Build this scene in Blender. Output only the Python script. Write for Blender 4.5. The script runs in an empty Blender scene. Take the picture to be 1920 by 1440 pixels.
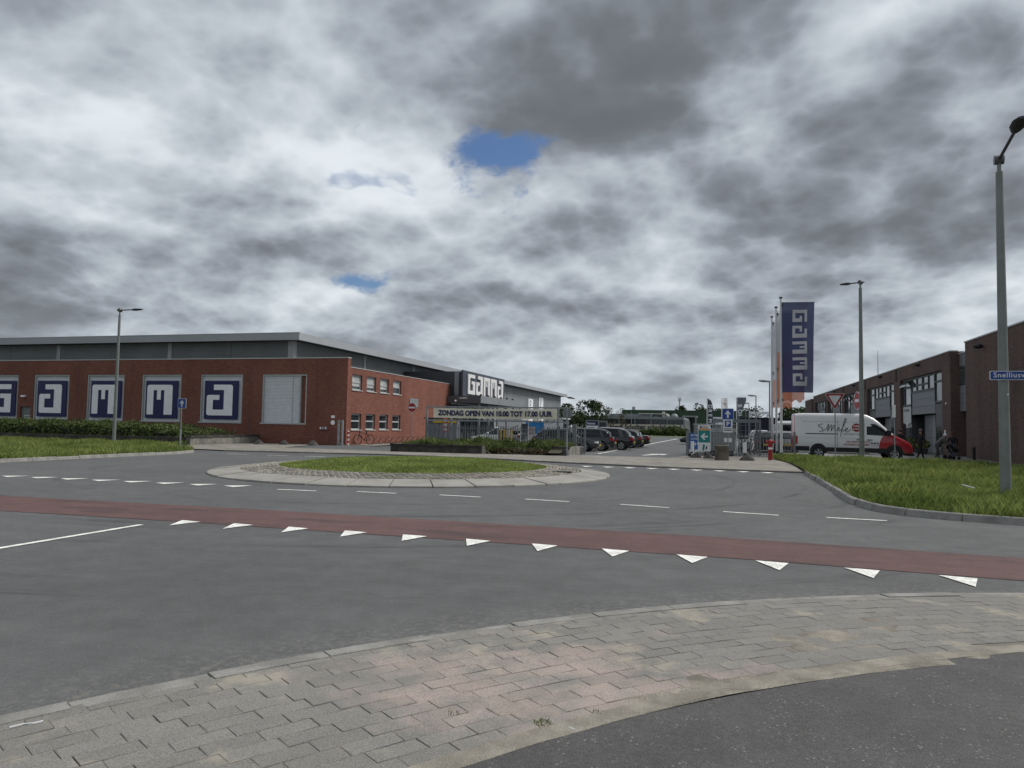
import bpy, bmesh, math, random
import numpy as np
from mathutils import Vector, Matrix
from mathutils.geometry import tessellate_polygon
R = math.radians
rnd = random.Random(7)
nrng = np.random.default_rng(11)
S = bpy.context.scene
COL = S.collection

# ---------------------------------------------------------------- camera
cam_d = bpy.data.cameras.new('camera')
cam_d.sensor_width = 36.0
cam_d.lens = 36.0 * 1385.0 / 1920.0
cam_d.clip_start, cam_d.clip_end = 0.05, 4000
cam = bpy.data.objects.new('camera', cam_d)
COL.objects.link(cam)
_yaw, _pit, _rol = R(15.5), math.atan(78 / 1385.0), 0.017
_f = Vector((-math.sin(_yaw) * math.cos(_pit), math.cos(_yaw) * math.cos(_pit), math.sin(_pit)))
_r0 = Vector((math.cos(_yaw), math.sin(_yaw), 0))
_u0 = _r0.cross(_f)
_r = _r0 * math.cos(_rol) + _u0 * math.sin(_rol)
_u = _u0 * math.cos(_rol) - _r0 * math.sin(_rol)
cam.matrix_world = Matrix(((_r.x, _u.x, -_f.x, 0), (_r.y, _u.y, -_f.y, 0), (_r.z, _u.z, -_f.z, 1.6), (0, 0, 0, 1)))
S.camera = cam

# ---------------------------------------------------------------- light
SUN_EL, SUN_AZ = R(50), R(62)          # azimuth clockwise from +Y towards +X
sun_d = bpy.data.lights.new('sun', 'SUN')
sun_d.energy, sun_d.angle, sun_d.color = 1.5, R(22), (1.0, 0.965, 0.91)
sun = bpy.data.objects.new('sun', sun_d)
COL.objects.link(sun)
sd = Vector((math.sin(SUN_AZ) * math.cos(SUN_EL), math.cos(SUN_AZ) * math.cos(SUN_EL), math.sin(SUN_EL)))
sun.rotation_euler = sd.to_track_quat('Z', 'Y').to_euler()
sun.location = (60, 40, 80)

S.view_settings.view_transform = 'Standard'
S.view_settings.look = 'None'
S.view_settings.gamma = 1.0
S.view_settings.use_curve_mapping = False
S.view_settings.exposure = 1.02

# ---------------------------------------------------------------- sky: daylight blue behind a broken deck of cumulus
class NT:
    def __init__(s, tree):
        s.t = tree; s.n = tree.nodes; s.l = tree.links
    def new(s, typ, **kw):
        n = s.n.new(typ)
        for k, v in kw.items(): setattr(n, k, v)
        return n
    def put(s, sock, v):
        if hasattr(v, 'is_output') or isinstance(v, bpy.types.NodeSocket): s.l.new(v, sock)
        else: sock.default_value = v
    def math(s, op, a, b=0.0, c=None, clamp=False):
        n = s.new('ShaderNodeMath', operation=op, use_clamp=clamp)
        s.put(n.inputs[0], a); s.put(n.inputs[1], b)
        if c is not None: s.put(n.inputs[2], c)
        return n.outputs[0]
    def vmath(s, op, a, b=None, out=0):
        n = s.new('ShaderNodeVectorMath', operation=op)
        s.put(n.inputs[0], a)
        if b is not None: s.put(n.inputs[1], b)
        return n.outputs[out]
    def noise(s, vec, scale, detail=4, rough=.5, dist=0.0, lac=2.0):
        n = s.new('ShaderNodeTexNoise')
        s.put(n.inputs['Vector'], vec); n.inputs['Scale'].default_value = scale
        n.inputs['Detail'].default_value = detail; n.inputs['Roughness'].default_value = rough
        n.inputs['Distortion'].default_value = dist; n.inputs['Lacunarity'].default_value = lac
        return n.outputs[0]
    def mix(s, fac, a, b):
        n = s.new('ShaderNodeMix', data_type='RGBA')
        s.put(n.inputs[0], fac); s.put(n.inputs[6], a); s.put(n.inputs[7], b)
        return n.outputs[2]
    def smooth(s, v, lo, hi, a=0.0, b=1.0):
        n = s.new('ShaderNodeMapRange', interpolation_type='SMOOTHSTEP')
        s.put(n.inputs[0], v)
        for i, x in enumerate((lo, hi, a, b)): n.inputs[i + 1].default_value = x
        return n.outputs[0]
    def ramp(s, fac, stops, interp='LINEAR'):
        n = s.new('ShaderNodeValToRGB'); cr = n.color_ramp; cr.interpolation = interp
        while len(cr.elements) < len(stops): cr.elements.new(0.5)
        for e, (p, c) in zip(cr.elements, stops):
            e.position = p; e.color = (*c, 1) if len(c) == 3 else c
        s.put(n.inputs[0], fac)
        return n.outputs[0]
    def sep(s, v):
        n = s.new('ShaderNodeSeparateXYZ'); s.put(n.inputs[0], v); return n.outputs
    def comb(s, x, y, z):
        n = s.new('ShaderNodeCombineXYZ')
        for i, v in enumerate((x, y, z)): s.put(n.inputs[i], v)
        return n.outputs[0]

W = bpy.data.worlds.new('World'); S.world = W; W.use_nodes = True
w = NT(W.node_tree); w.n.clear()
tc = w.new('ShaderNodeTexCoord').outputs['Generated']
x, y, z = w.sep(tc)
zc = w.math('MAXIMUM', z, 0.0)
inv = w.math('DIVIDE', 1.0, w.math('ADD', zc, 0.36))
P = w.comb(w.math('MULTIPLY', x, inv), w.math('MULTIPLY', y, inv), 0.0)
# warp a little so that the cloud edges billow
wn = w.new('ShaderNodeTexNoise'); w.put(wn.inputs['Vector'], P); wn.inputs['Scale'].default_value = 2.2; wn.inputs['Detail'].default_value = 5
wv = w.vmath('SCALE', w.vmath('SUBTRACT', wn.outputs['Color'], (0.5, 0.5, 0.5)))
wv.node.inputs['Scale'].default_value = 0.12
P2 = w.vmath('ADD', P, wv)
BLOBS = [(-0.150,0.882,0.443,0.185,0.085,1.15),(-0.186,0.905,0.383,0.156,0.034,0.40),(-0.558,0.796,0.234,0.134,0.047,0.80),(-0.227,0.938,0.260,0.134,0.039,0.70),(0.179,0.937,0.301,0.207,0.069,0.80),(0.265,0.865,0.426,0.074,0.040,0.60),(-0.710,0.608,0.356,0.132,0.069,-0.60),(-0.439,0.783,0.441,0.136,0.071,-0.10),(0.137,0.882,0.452,0.091,0.042,-0.70),(0.065,0.919,0.388,0.083,0.058,-0.50),(-0.363,0.877,0.315,0.138,0.042,-0.55),(-0.483,0.818,0.311,0.108,0.040,-0.20),(-0.474,0.865,0.162,0.119,0.028,-0.70),(-0.698,0.672,0.247,0.110,0.043,-0.35),(-0.062,0.949,0.309,0.116,0.034,-0.45),(-0.721,0.670,0.173,0.159,0.043,0.45),(0.218,0.964,0.152,0.165,0.025,0.20),(-0.098,0.984,0.150,0.213,0.020,0.40),(-0.308,0.943,0.127,0.201,0.022,-0.30),(-0.064,0.995,0.080,0.212,0.028,-0.30),(-0.604,0.700,0.381,0.124,0.037,0.35),(-0.476,0.746,0.465,0.075,0.038,-0.10),(0.188,0.958,0.216,0.159,0.022,0.25),(0.288,0.914,0.285,0.089,0.047,0.30),(-0.306,0.934,0.184,0.186,0.025,0.35),(-0.675,0.728,0.119,0.160,0.022,0.20),(-0.009,0.978,0.209,0.110,0.021,-0.30),(0.282,0.891,0.355,0.070,0.035,-0.50)]
wd = w.vmath('SCALE', w.vmath('SUBTRACT', wn.outputs['Color'], (0.5, 0.5, 0.5)))
wd.node.inputs['Scale'].default_value = 0.13
D2 = w.vmath('ADD', tc, w.vmath('MULTIPLY', wd, (1, 1, 0.45)))
def gauss(c, a, b):
    e = w.vmath('MULTIPLY', w.vmath('SUBTRACT', D2, c), (1 / a, 1 / a, 1 / b))
    q = w.vmath('DOT_PRODUCT', e, e, out=1)
    return w.math('EXPONENT', w.math('MULTIPLY', q, -0.8))
acc = None
for bx_, by_, bz_, a, b, k in BLOBS:
    t = w.math('MULTIPLY', gauss((bx_, by_, bz_), a, b), k)
    acc = t if acc is None else w.math('ADD', acc, t)
def field(p):
    n1 = w.noise(p, 1.45, 9, .50, 0.15)
    n2 = w.noise(p, 5.2, 8, .60, 0.0)
    v = w.new('ShaderNodeTexVoronoi', feature='F1')
    w.put(v.inputs['Vector'], p); v.inputs['Scale'].default_value = 2.7
    v.inputs['Detail'].default_value = 4.0; v.inputs['Roughness'].default_value = 0.56
    puff = w.math('SUBTRACT', 0.95, v.outputs['Distance'])
    return w.math('ADD', w.math('ADD', w.math('MULTIPLY', n1, .64), w.math('MULTIPLY', n2, .12)), w.math('MULTIPLY', puff, .30))
d0 = field(P2)
d1 = field(w.vmath('ADD', P2, (0.016, -0.06, 0.0)))     # a step up the sky: bright upper rims, grey bases
thick = w.math('ADD', d0, w.math('MULTIPLY', acc, 0.25))
edge = w.math('MULTIPLY', w.math('SUBTRACT', d0, d1), 1.35)
shade = w.math('SUBTRACT', thick, edge)
cloud = w.ramp(w.smooth(shade, 0.03, 0.75),
               [(0.0, (0.84, 0.87, 0.92)), (0.2, (0.60, 0.635, 0.69)), (0.42, (0.42, 0.45, 0.505)), (0.62, (0.27, 0.29, 0.33)), (0.82, (0.185, 0.198, 0.222)), (1.0, (0.155, 0.166, 0.185))])
# towards the horizon the deck closes up and evens out
hz = w.smooth(z, 0.0, 0.16, 1.0, 0.0)
cloud = w.mix(w.math('MULTIPLY', hz, 0.45), cloud, (0.50, 0.54, 0.59, 1))
sky = w.new('ShaderNodeTexSky', sky_type='NISHITA')
sky.sun_disc = False; sky.sun_elevation = SUN_EL; sky.sun_rotation = SUN_AZ
sky.air_density = 1.2; sky.dust_density = 0.4
g1 = w.math('ADD', gauss((-0.2652, 0.8986, 0.3495), .066, .033), w.math('MULTIPLY', gauss((-0.43, 0.887, 0.174), .05, .02), .8))
gap = w.smooth(w.math('ADD', w.math('MULTIPLY', g1, 0.85), w.math('ADD', w.math('MULTIPLY', w.math('SUBTRACT', 0.40, d0), 1.0), w.math('MULTIPLY', w.math('SUBTRACT', w.noise(P2, 9.0, 8, .62), 0.5), 1.5))), 0.40, 0.78)
wide = w.math('MULTIPLY', w.smooth(thick, 0.08, 0.02), 0.5)
gap = w.math('MULTIPLY', w.math('MAXIMUM', gap, wide), w.smooth(z, .07, .13))
SKY_K = 0.1
blue = w.vmath('MULTIPLY', sky.outputs[0], (0.26, 0.31, 0.40))
clb = w.vmath('SCALE', w.vmath('MULTIPLY', cloud, (0.97, 1.0, 1.0))); clb.node.inputs['Scale'].default_value = 0.47 / SKY_K
colr = w.mix(gap, clb, blue)
bg = w.new('ShaderNodeBackground'); w.put(bg.inputs[0], colr); bg.inputs[1].default_value = SKY_K
wo = w.new('ShaderNodeOutputWorld'); w.l.new(bg.outputs[0], wo.inputs[0])
W.cycles.sampling_method = 'MANUAL'; W.cycles.sample_map_resolution = 512

# ---------------------------------------------------------------- materials
MATS = {}
def mat(name, col, rough=.6, metal=0.0, var=.12, scale=3.0, bump=0.0, bscale=40.0, spec=.4, col2=None, rand=0.0, fine=0.0, fscale=150.0):
    if name in MATS: return MATS[name]
    m = bpy.data.materials.new(name); m.use_nodes = True
    t = NT(m.node_tree); b = t.n['Principled BSDF']
    geo = t.new('ShaderNodeNewGeometry'); pos = geo.outputs['Position']
    lo = tuple(c * (1 - var) for c in col) + (1,)
    hi = tuple(min(1, c * (1 + var)) for c in (col2 or col)) + (1,)
    c = t.mix(t.smooth(t.noise(pos, scale, 5, .6), .3, .7), lo, hi)
    if fine:
        f = t.smooth(t.noise(pos, fscale, 2, .6), .3, .7, 1 - fine, 1 + fine)
        vm = t.vmath('SCALE', c); t.put(vm.node.inputs['Scale'], f); c = vm
    if rand:
        f = t.smooth(geo.outputs['Random Per Island'], 0, 1, 1 - rand, 1 + rand)
        vm = t.vmath('SCALE', c); t.put(vm.node.inputs['Scale'], f); c = vm
    t.put(b.inputs['Base Color'], c)
    b.inputs['Roughness'].default_value = rough; b.inputs['Metallic'].default_value = metal
    b.inputs['Specular IOR Level'].default_value = spec
    if bump:
        bn = t.new('ShaderNodeBump'); bn.inputs['Strength'].default_value = 1.0; bn.inputs['Distance'].default_value = bump
        t.put(bn.inputs['Height'], t.noise(pos, bscale, 5, .6)); t.put(b.inputs['Normal'], bn.outputs[0])
    MATS[name] = m
    return m

def brick_mat(name, c1, c2, mortar, bw=.215, bh=.065, stain=.25):
    m = bpy.data.materials.new(name); m.use_nodes = True; MATS[name] = m
    t = NT(m.node_tree); b = t.n['Principled BSDF']
    pos = t.new('ShaderNodeNewGeometry').outputs['Position']
    px, py, pz = t.sep(pos)
    uv = t.comb(t.math('ADD', px, py), pz, 0.0)
    br = t.new('ShaderNodeTexBrick'); t.put(br.inputs['Vector'], uv)
    br.inputs['Color1'].default_value = (*c1, 1); br.inputs['Color2'].default_value = (*c2, 1); br.inputs['Mortar'].default_value = (*mortar, 1)
    br.inputs['Scale'].default_value = 1.0; br.inputs['Brick Width'].default_value = bw; br.inputs['Row Height'].default_value = bh
    br.inputs['Mortar Size'].default_value = .006; br.inputs['Bias'].default_value = -.1
    # rain streaks and slow colour drift over the wall
    st = t.noise(t.comb(t.math('MULTIPLY', t.math('ADD', px, py), .55), t.math('MULTIPLY', pz, .14), 0.0), 1.1, 4, .55)
    lg = t.noise(pos, .35, 4, .55)
    f = t.math('ADD', t.smooth(st, .3, .75, 1 + stain * .5, 1 - stain), t.smooth(lg, .3, .7, -.1, .1))
    sm = t.smooth(t.noise(t.vmath('MULTIPLY', pos, (1.0, 1.0, 5.0)), 2.6, 4, .75), .28, .72, .78, 1.22)
    c = t.vmath('SCALE', br.outputs['Color']); t.put(c.node.inputs['Scale'], t.math('MULTIPLY', f, sm))
    t.put(b.inputs['Base Color'], c); b.inputs['Roughness'].default_value = .85
    b.inputs['Specular IOR Level'].default_value = .25
    bn = t.new('ShaderNodeBump'); bn.inputs['Distance'].default_value = .004; bn.inputs['Strength'].default_value = .6
    t.put(bn.inputs['Height'], t.math('SUBTRACT', 1.0, br.outputs['Fac'])); t.put(b.inputs['Normal'], bn.outputs[0])
    return m

def leaf_mat(name, c1, c2, rand=.35, trans=.35, scale=1.2):
    m = bpy.data.materials.new(name); m.use_nodes = True; MATS[name] = m
    t = NT(m.node_tree); b = t.n['Principled BSDF']
    geo = t.new('ShaderNodeNewGeometry')
    c = t.mix(t.smooth(t.noise(geo.outputs['Position'], scale, 4, .6), .32, .68), (*c1, 1), (*c2, 1))
    vm = t.vmath('SCALE', c); t.put(vm.node.inputs['Scale'], t.smooth(geo.outputs['Random Per Island'], 0, 1, 1 - rand, 1 + rand))
    t.put(b.inputs['Base Color'], vm); b.inputs['Roughness'].default_value = .6; b.inputs['Specular IOR Level'].default_value = .25
    tr = t.new('ShaderNodeBsdfTranslucent'); t.put(tr.inputs[0], vm)
    mx = t.new('ShaderNodeMixShader'); mx.inputs[0].default_value = trans
    t.l.new(b.outputs[0], mx.inputs[1]); t.l.new(tr.outputs[0], mx.inputs[2])
    t.l.new(mx.outputs[0], t.n['Material Output'].inputs[0])
    return m

def glass_mat(name, col, rough=.03):
    m = bpy.data.materials.new(name); m.use_nodes = True; MATS[name] = m
    t = NT(m.node_tree); b = t.n['Principled BSDF']
    pos = t.new('ShaderNodeNewGeometry').outputs['Position']
    c = t.mix(t.smooth(t.noise(pos, .9, 2, .5), .35, .65), (*[k * .6 for k in col], 1), (*[k * 1.4 for k in col], 1))
    t.put(b.inputs['Base Color'], c); b.inputs['Roughness'].default_value = rough
    b.inputs['Specular IOR Level'].default_value = .8; b.inputs['IOR'].default_value = 1.52
    bn = t.new('ShaderNodeBump'); bn.inputs['Distance'].default_value = .012; bn.inputs['Strength'].default_value = .5
    t.put(bn.inputs['Height'], t.noise(pos, .7, 1, .4)); t.put(b.inputs['Normal'], bn.outputs[0])
    return m

# ---------------------------------------------------------------- mesh helpers
class B:
    def __init__(s): s.v = []; s.f = []; s.mi = []; s.k = 0
    def add(s, vs, fs, mi=None):
        o = len(s.v); s.v += [tuple(p) for p in vs]; s.f += [tuple(i + o for i in f) for f in fs]
        s.mi += [s.k if mi is None else mi] * len(fs); return s
    def box(s, x0, x1, y0, y1, z0, z1, mi=None):
        return s.add([(x0, y0, z0), (x1, y0, z0), (x1, y1, z0), (x0, y1, z0), (x0, y0, z1), (x1, y0, z1), (x1, y1, z1), (x0, y1, z1)],
                     [(0, 3, 2, 1), (4, 5, 6, 7), (0, 1, 5, 4), (1, 2, 6, 5), (2, 3, 7, 6), (3, 0, 4, 7)], mi)
    def bbox(s, x0, x1, y0, y1, z0, z1, c=.01, mi=None):      # box with its top and vertical edges chamfered
        vs = []
        for z, i in ((z0, 0), (z1 - c, 0), (z1, c)):
            a = i if i else 0
            for px, py in ((x0 + c, y0), (x1 - c, y0), (x1, y0 + c), (x1, y1 - c), (x1 - c, y1), (x0 + c, y1), (x0, y1 - c), (x0, y0 + c)):
                cx, cy = (x0 + x1) / 2, (y0 + y1) / 2
                vs.append((px + (a if px < cx else -a), py + (a if py < cy else -a), z))
        fs = [tuple(range(7, -1, -1)), tuple(range(16, 24))]
        for l in (0, 8):
            for i in range(8): fs.append((l + i, l + (i + 1) % 8, l + 8 + (i + 1) % 8, l + 8 + i))
        return s.add(vs, fs, mi)
    def tube(s, pts, r, n=8, caps=True, mi=None):
        pts = [Vector(p) for p in pts]; rs = r if isinstance(r, (list, tuple)) else [r] * len(pts)
        vs = []; up = None
        for i, p in enumerate(pts):
            t = (pts[min(i + 1, len(pts) - 1)] - pts[max(i - 1, 0)]).normalized()
            if up is None: up = Vector((0, 0, 1)) if abs(t.z) < .9 else Vector((1, 0, 0))
            a = t.cross(up).normalized(); b = t.cross(a).normalized(); up = -b if False else up
            for k in range(n):
                an = 2 * math.pi * (k + .5) / n
                vs.append(p + a * math.cos(an) * rs[i] + b * math.sin(an) * rs[i])
        fs = []
        for i in range(len(pts) - 1):
            for k in range(n):
                fs.append((i * n + k, i * n + (k + 1) % n, (i + 1) * n + (k + 1) % n, (i + 1) * n + k))
        if caps: fs.append(tuple(range(n - 1, -1, -1))); fs.append(tuple((len(pts) - 1) * n + k for k in range(n)))
        return s.add(vs, fs, mi)
    def loft(s, rings, closed=True, caps=True, mi=None):
        n = len(rings[0]); vs = [p for r in rings for p in r]; fs = []
        for i in range(len(rings) - 1):
            for k in range(n if closed else n - 1):
                fs.append((i * n + k, i * n + (k + 1) % n, (i + 1) * n + (k + 1) % n, (i + 1) * n + k))
        if caps: fs.append(tuple(range(n - 1, -1, -1))); fs.append(tuple((len(rings) - 1) * n + k for k in range(n)))
        return s.add(vs, fs, mi)
    def prism(s, poly, fn, d0, d1, mi=None):                  # polygon in (u, v) pushed from depth d0 to d1 by fn(u, v, d)
        n = len(poly)
        vs = [fn(u, v, d0) for u, v in poly] + [fn(u, v, d1) for u, v in poly]
        tris = tessellate_polygon([[Vector((u, v, 0)) for u, v in poly]])
        fs = [tuple(t) for t in tris] + [tuple(i + n for i in reversed(t)) for t in tris]
        for i in range(n): fs.append((i, (i + 1) % n, n + (i + 1) % n, n + i))
        return s.add(vs, fs, mi)
    def sphere(s, c, r, n=10, m=6, sc=(1, 1, 1), mi=None):
        rings = []
        for j in range(m + 1):
            th = math.pi * (0.02 + .96 * j / m)
            rings.append([(c[0] + r * sc[0] * math.sin(th) * math.cos(2 * math.pi * k / n), c[1] + r * sc[1] * math.sin(th) * math.sin(2 * math.pi * k / n), c[2] - r * sc[2] * math.cos(th)) for k in range(n)])
        return s.loft(rings, mi=mi)
    def xf(s, fn): s.v = [tuple(fn(*p)) for p in s.v]; return s
    def obj(s, name, mats, parent=None, smooth=False, world=True, **pr):
        off = Vector((0, 0, 0)); p = parent
        if world:
            while p is not None: off += p.location; p = p.parent
        me = bpy.data.meshes.new(name)
        me.from_pydata([tuple(Vector(v) - off) for v in s.v] if off.length else s.v, [], s.f)
        mats = mats if isinstance(mats, (list, tuple)) else [mats]
        for m in mats: me.materials.append(m)
        if any(s.mi): me.polygons.foreach_set('material_index', s.mi)
        if len(s.f) < 60000:
            bm = bmesh.new(); bm.from_mesh(me); bmesh.ops.recalc_face_normals(bm, faces=bm.faces); bm.to_mesh(me); bm.free()
        if smooth:
            me.shade_smooth(); me.set_sharp_from_angle(angle=R(40))
        me.update()
        o = bpy.data.objects.new(name, me); COL.objects.link(o); o.parent = parent
        for k, v in pr.items(): o[k] = v
        return o

def thing(name, label, cat, loc=(0, 0, 0), rz=0.0, group=None):
    o = bpy.data.objects.new(name, None); COL.objects.link(o); o.empty_display_size = .3
    o.location = loc; o.rotation_euler = (0, 0, rz); o['label'] = label; o['category'] = cat
    if group: o['group'] = group
    return o
def tag(o, label, cat, group=None, kind=None):
    o['label'] = label; o['category'] = cat
    if group: o['group'] = group
    if kind: o['kind'] = kind
    return o
def copy_tree(o, parent=None):
    c = o.copy(); COL.objects.link(c)
    if parent is not None: c.parent = parent
    for ch in list(o.children): copy_tree(ch, c)
    return c
def structure(o): o['kind'] = 'structure'; return o
def flat(poly, z, mi=0):
    b = B(); n = len(poly); tr = tessellate_polygon([[Vector((p[0], p[1], 0)) for p in poly]])
    b.add([(p[0], p[1], z) for p in poly], [tuple(t) for t in tr], mi); return b
def arc(cx, cy, r, a0, a1, n): return [(cx + r * math.cos(R(a0 + (a1 - a0) * i / n)), cy + r * math.sin(R(a0 + (a1 - a0) * i / n))) for i in range(n + 1)]
# facing maps: (u to the reader's right, v up, d towards the reader)
def face_y(x0, y0, z0): return lambda u, v, d: (x0 + u, y0 - d, z0 + v)        # read from -Y
def face_xp(x0, y0, z0): return lambda u, v, d: (x0 + d, y0 + u, z0 + v)       # read from +X
def face_xn(x0, y0, z0): return lambda u, v, d: (x0 - d, y0 - u, z0 + v)       # read from -X

TXT = {}
def text(body, size, bold=0.0, sx=1.0, align='LEFT', spacing=1.0):
    key = (body, size, bold, sx, align, spacing)
    if key not in TXT:
        c = bpy.data.curves.new('lettering', 'FONT'); c.body = body; c.size = size; c.offset = bold; c.resolution_u = 3
        c.align_x = align; c.space_character = spacing
        o = bpy.data.objects.new('lettering', c); COL.objects.link(o)
        me = o.to_mesh()
        TXT[key] = ([(v.co.x * sx, v.co.y) for v in me.vertices], [tuple(p.vertices) for p in me.polygons])
        o.to_mesh_clear(); bpy.data.objects.remove(o); bpy.data.curves.remove(c)
    return TXT[key]
def put_text(b, fn, body, size, d=.01, mi=None, **kw):
    vs, fs = text(body, size, **kw)
    if fs: b.add([fn(u, v, d) for u, v in vs], fs, mi)
    return b

def rounded(pts, r):
    """pts: (x, y) or (x, y, 1) where 1 rounds the corner."""
    out = []; n = len(pts)
    for i, p in enumerate(pts):
        if len(p) < 3: out.append(p[:2]); continue
        P0, P1, P2 = Vector(pts[i - 1][:2]), Vector(p[:2]), Vector(pts[(i + 1) % n][:2])
        a, b = (P0 - P1).normalized(), (P2 - P1).normalized()
        for t in (0, .25, .5, .75, 1):
            q = (P1 + a * r) * (1 - t) ** 2 + P1 * 2 * t * (1 - t) + (P1 + b * r) * t ** 2
            out.append((q.x, q.y))
    return out
GLYPH = {
 'a': [(.265, 1), (1, 1, 1), (1, 0), (0, 0, 1), (0, .665, 1), (.49, .665), (.49, .505), (.24, .505), (.24, .187), (.665, .187), (.665, .826), (.265, .826)],
 'm': [(0, 0), (0, 1, 1), (1, 1, 1), (1, 0), (.68, 0), (.68, .82), (.54, .82), (.54, .5), (.39, .5), (.39, .82), (.25, .82), (.25, 0)],
 'G': [(1, 1), (0, 1), (0, 0), (1, 0), (1, .665), (.5, .665), (.5, .505), (.70, .505), (.70, .187), (.27, .187), (.27, .826), (1, .826)]}
def glyph(ch, w, h): return [(x * w, y * h) for x, y in rounded(GLYPH[ch], .09)]

def in_poly(px, py, poly):
    ins = np.zeros(len(px), bool); n = len(poly); j = n - 1
    for i in range(n):
        xi, yi = poly[i]; xj, yj = poly[j]
        c = ((yi > py) != (yj > py)) & (px < (xj - xi) * (py - yi) / (yj - yi + 1e-12) + xi)
        ins ^= c; j = i
    return ins
def mesh_np(name, V, F, m, parent=None, **pr):
    me = bpy.data.meshes.new(name); k = F.shape[1]
    me.vertices.add(len(V)); me.vertices.foreach_set('co', V.astype(np.float32).ravel())
    me.loops.add(F.size); me.loops.foreach_set('vertex_index', F.astype(np.int32).ravel())
    me.polygons.add(len(F)); me.polygons.foreach_set('loop_start', np.arange(0, F.size, k, dtype=np.int32))
    me.polygons.foreach_set('loop_total', np.full(len(F), k, np.int32))
    for q in (m if isinstance(m, (list, tuple)) else [m]): me.materials.append(q)
    me.update(calc_edges=True)
    o = bpy.data.objects.new(name, me); COL.objects.link(o); o.parent = parent
    for kk, v in pr.items(): o[kk] = v
    return o
def blades(name, poly, dens, h0, h1, wid, z0, m, lean=.35, clump=.6, parent=None, mask=None, zfun=None, **pr):
    P_ = np.array(poly); lo, hi = P_.min(0), P_.max(0)
    n = int(dens * (hi[0] - lo[0]) * (hi[1] - lo[1]))
    px = nrng.uniform(lo[0], hi[0], n); py = nrng.uniform(lo[1], hi[1], n)
    k = in_poly(px, py, poly); px, py = px[k], py[k]
    if mask is not None: k = mask(px, py); px, py = px[k], py[k]
    n = len(px)
    pat = .5 + .25 * np.sin(px * 1.9 + 1.3 * np.sin(py * 1.1)) + .25 * np.sin(py * 2.3 + 1.7 * np.sin(px * .8))
    h = (h0 + (h1 - h0) * nrng.beta(2, 3, n)) * (1 - clump + clump * 1.4 * pat)
    a = nrng.uniform(0, 2 * np.pi, n); le = nrng.uniform(0, lean, n) * h; la = nrng.uniform(0, 2 * np.pi, n)
    ww = wid * nrng.uniform(.6, 1.4, n)
    zz = np.full(n, z0) if zfun is None else zfun(px, py)
    dx, dy = np.cos(a) * ww / 2, np.sin(a) * ww / 2
    lx, ly = np.cos(la) * le, np.sin(la) * le
    V = np.empty((n, 4, 3))
    V[:, 0] = np.c_[px - dx, py - dy, zz]; V[:, 1] = np.c_[px + dx, py + dy, zz]
    V[:, 2] = np.c_[px + dx * .6 + lx * .4, py + dy * .6 + ly * .4, zz + h * .62]
    V[:, 3] = np.c_[px + lx, py + ly, zz + h]
    I = np.arange(n)[:, None] * 4
    F = np.concatenate([I + np.array([[0, 1, 2]]), I + np.array([[0, 2, 3]])])
    return mesh_np(name, V.reshape(-1, 3), F, m, parent, **pr)
def leaf_quads(C, size, tilt=1.0):
    """one randomly turned leaf quad at each centre"""
    n = len(C); u = nrng.normal(size=(n, 3)); u /= np.linalg.norm(u, axis=1)[:, None]
    w_ = nrng.normal(size=(n, 3)); v = np.cross(u, w_); v /= np.linalg.norm(v, axis=1)[:, None] + 1e-9
    s = size * nrng.uniform(.6, 1.4, n)[:, None]
    V = np.stack([C - u * s * .5, C + v * s * .32, C + u * s * .5, C - v * s * .32], 1).reshape(-1, 3)
    return V, np.arange(n * 4).reshape(n, 4)

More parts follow.
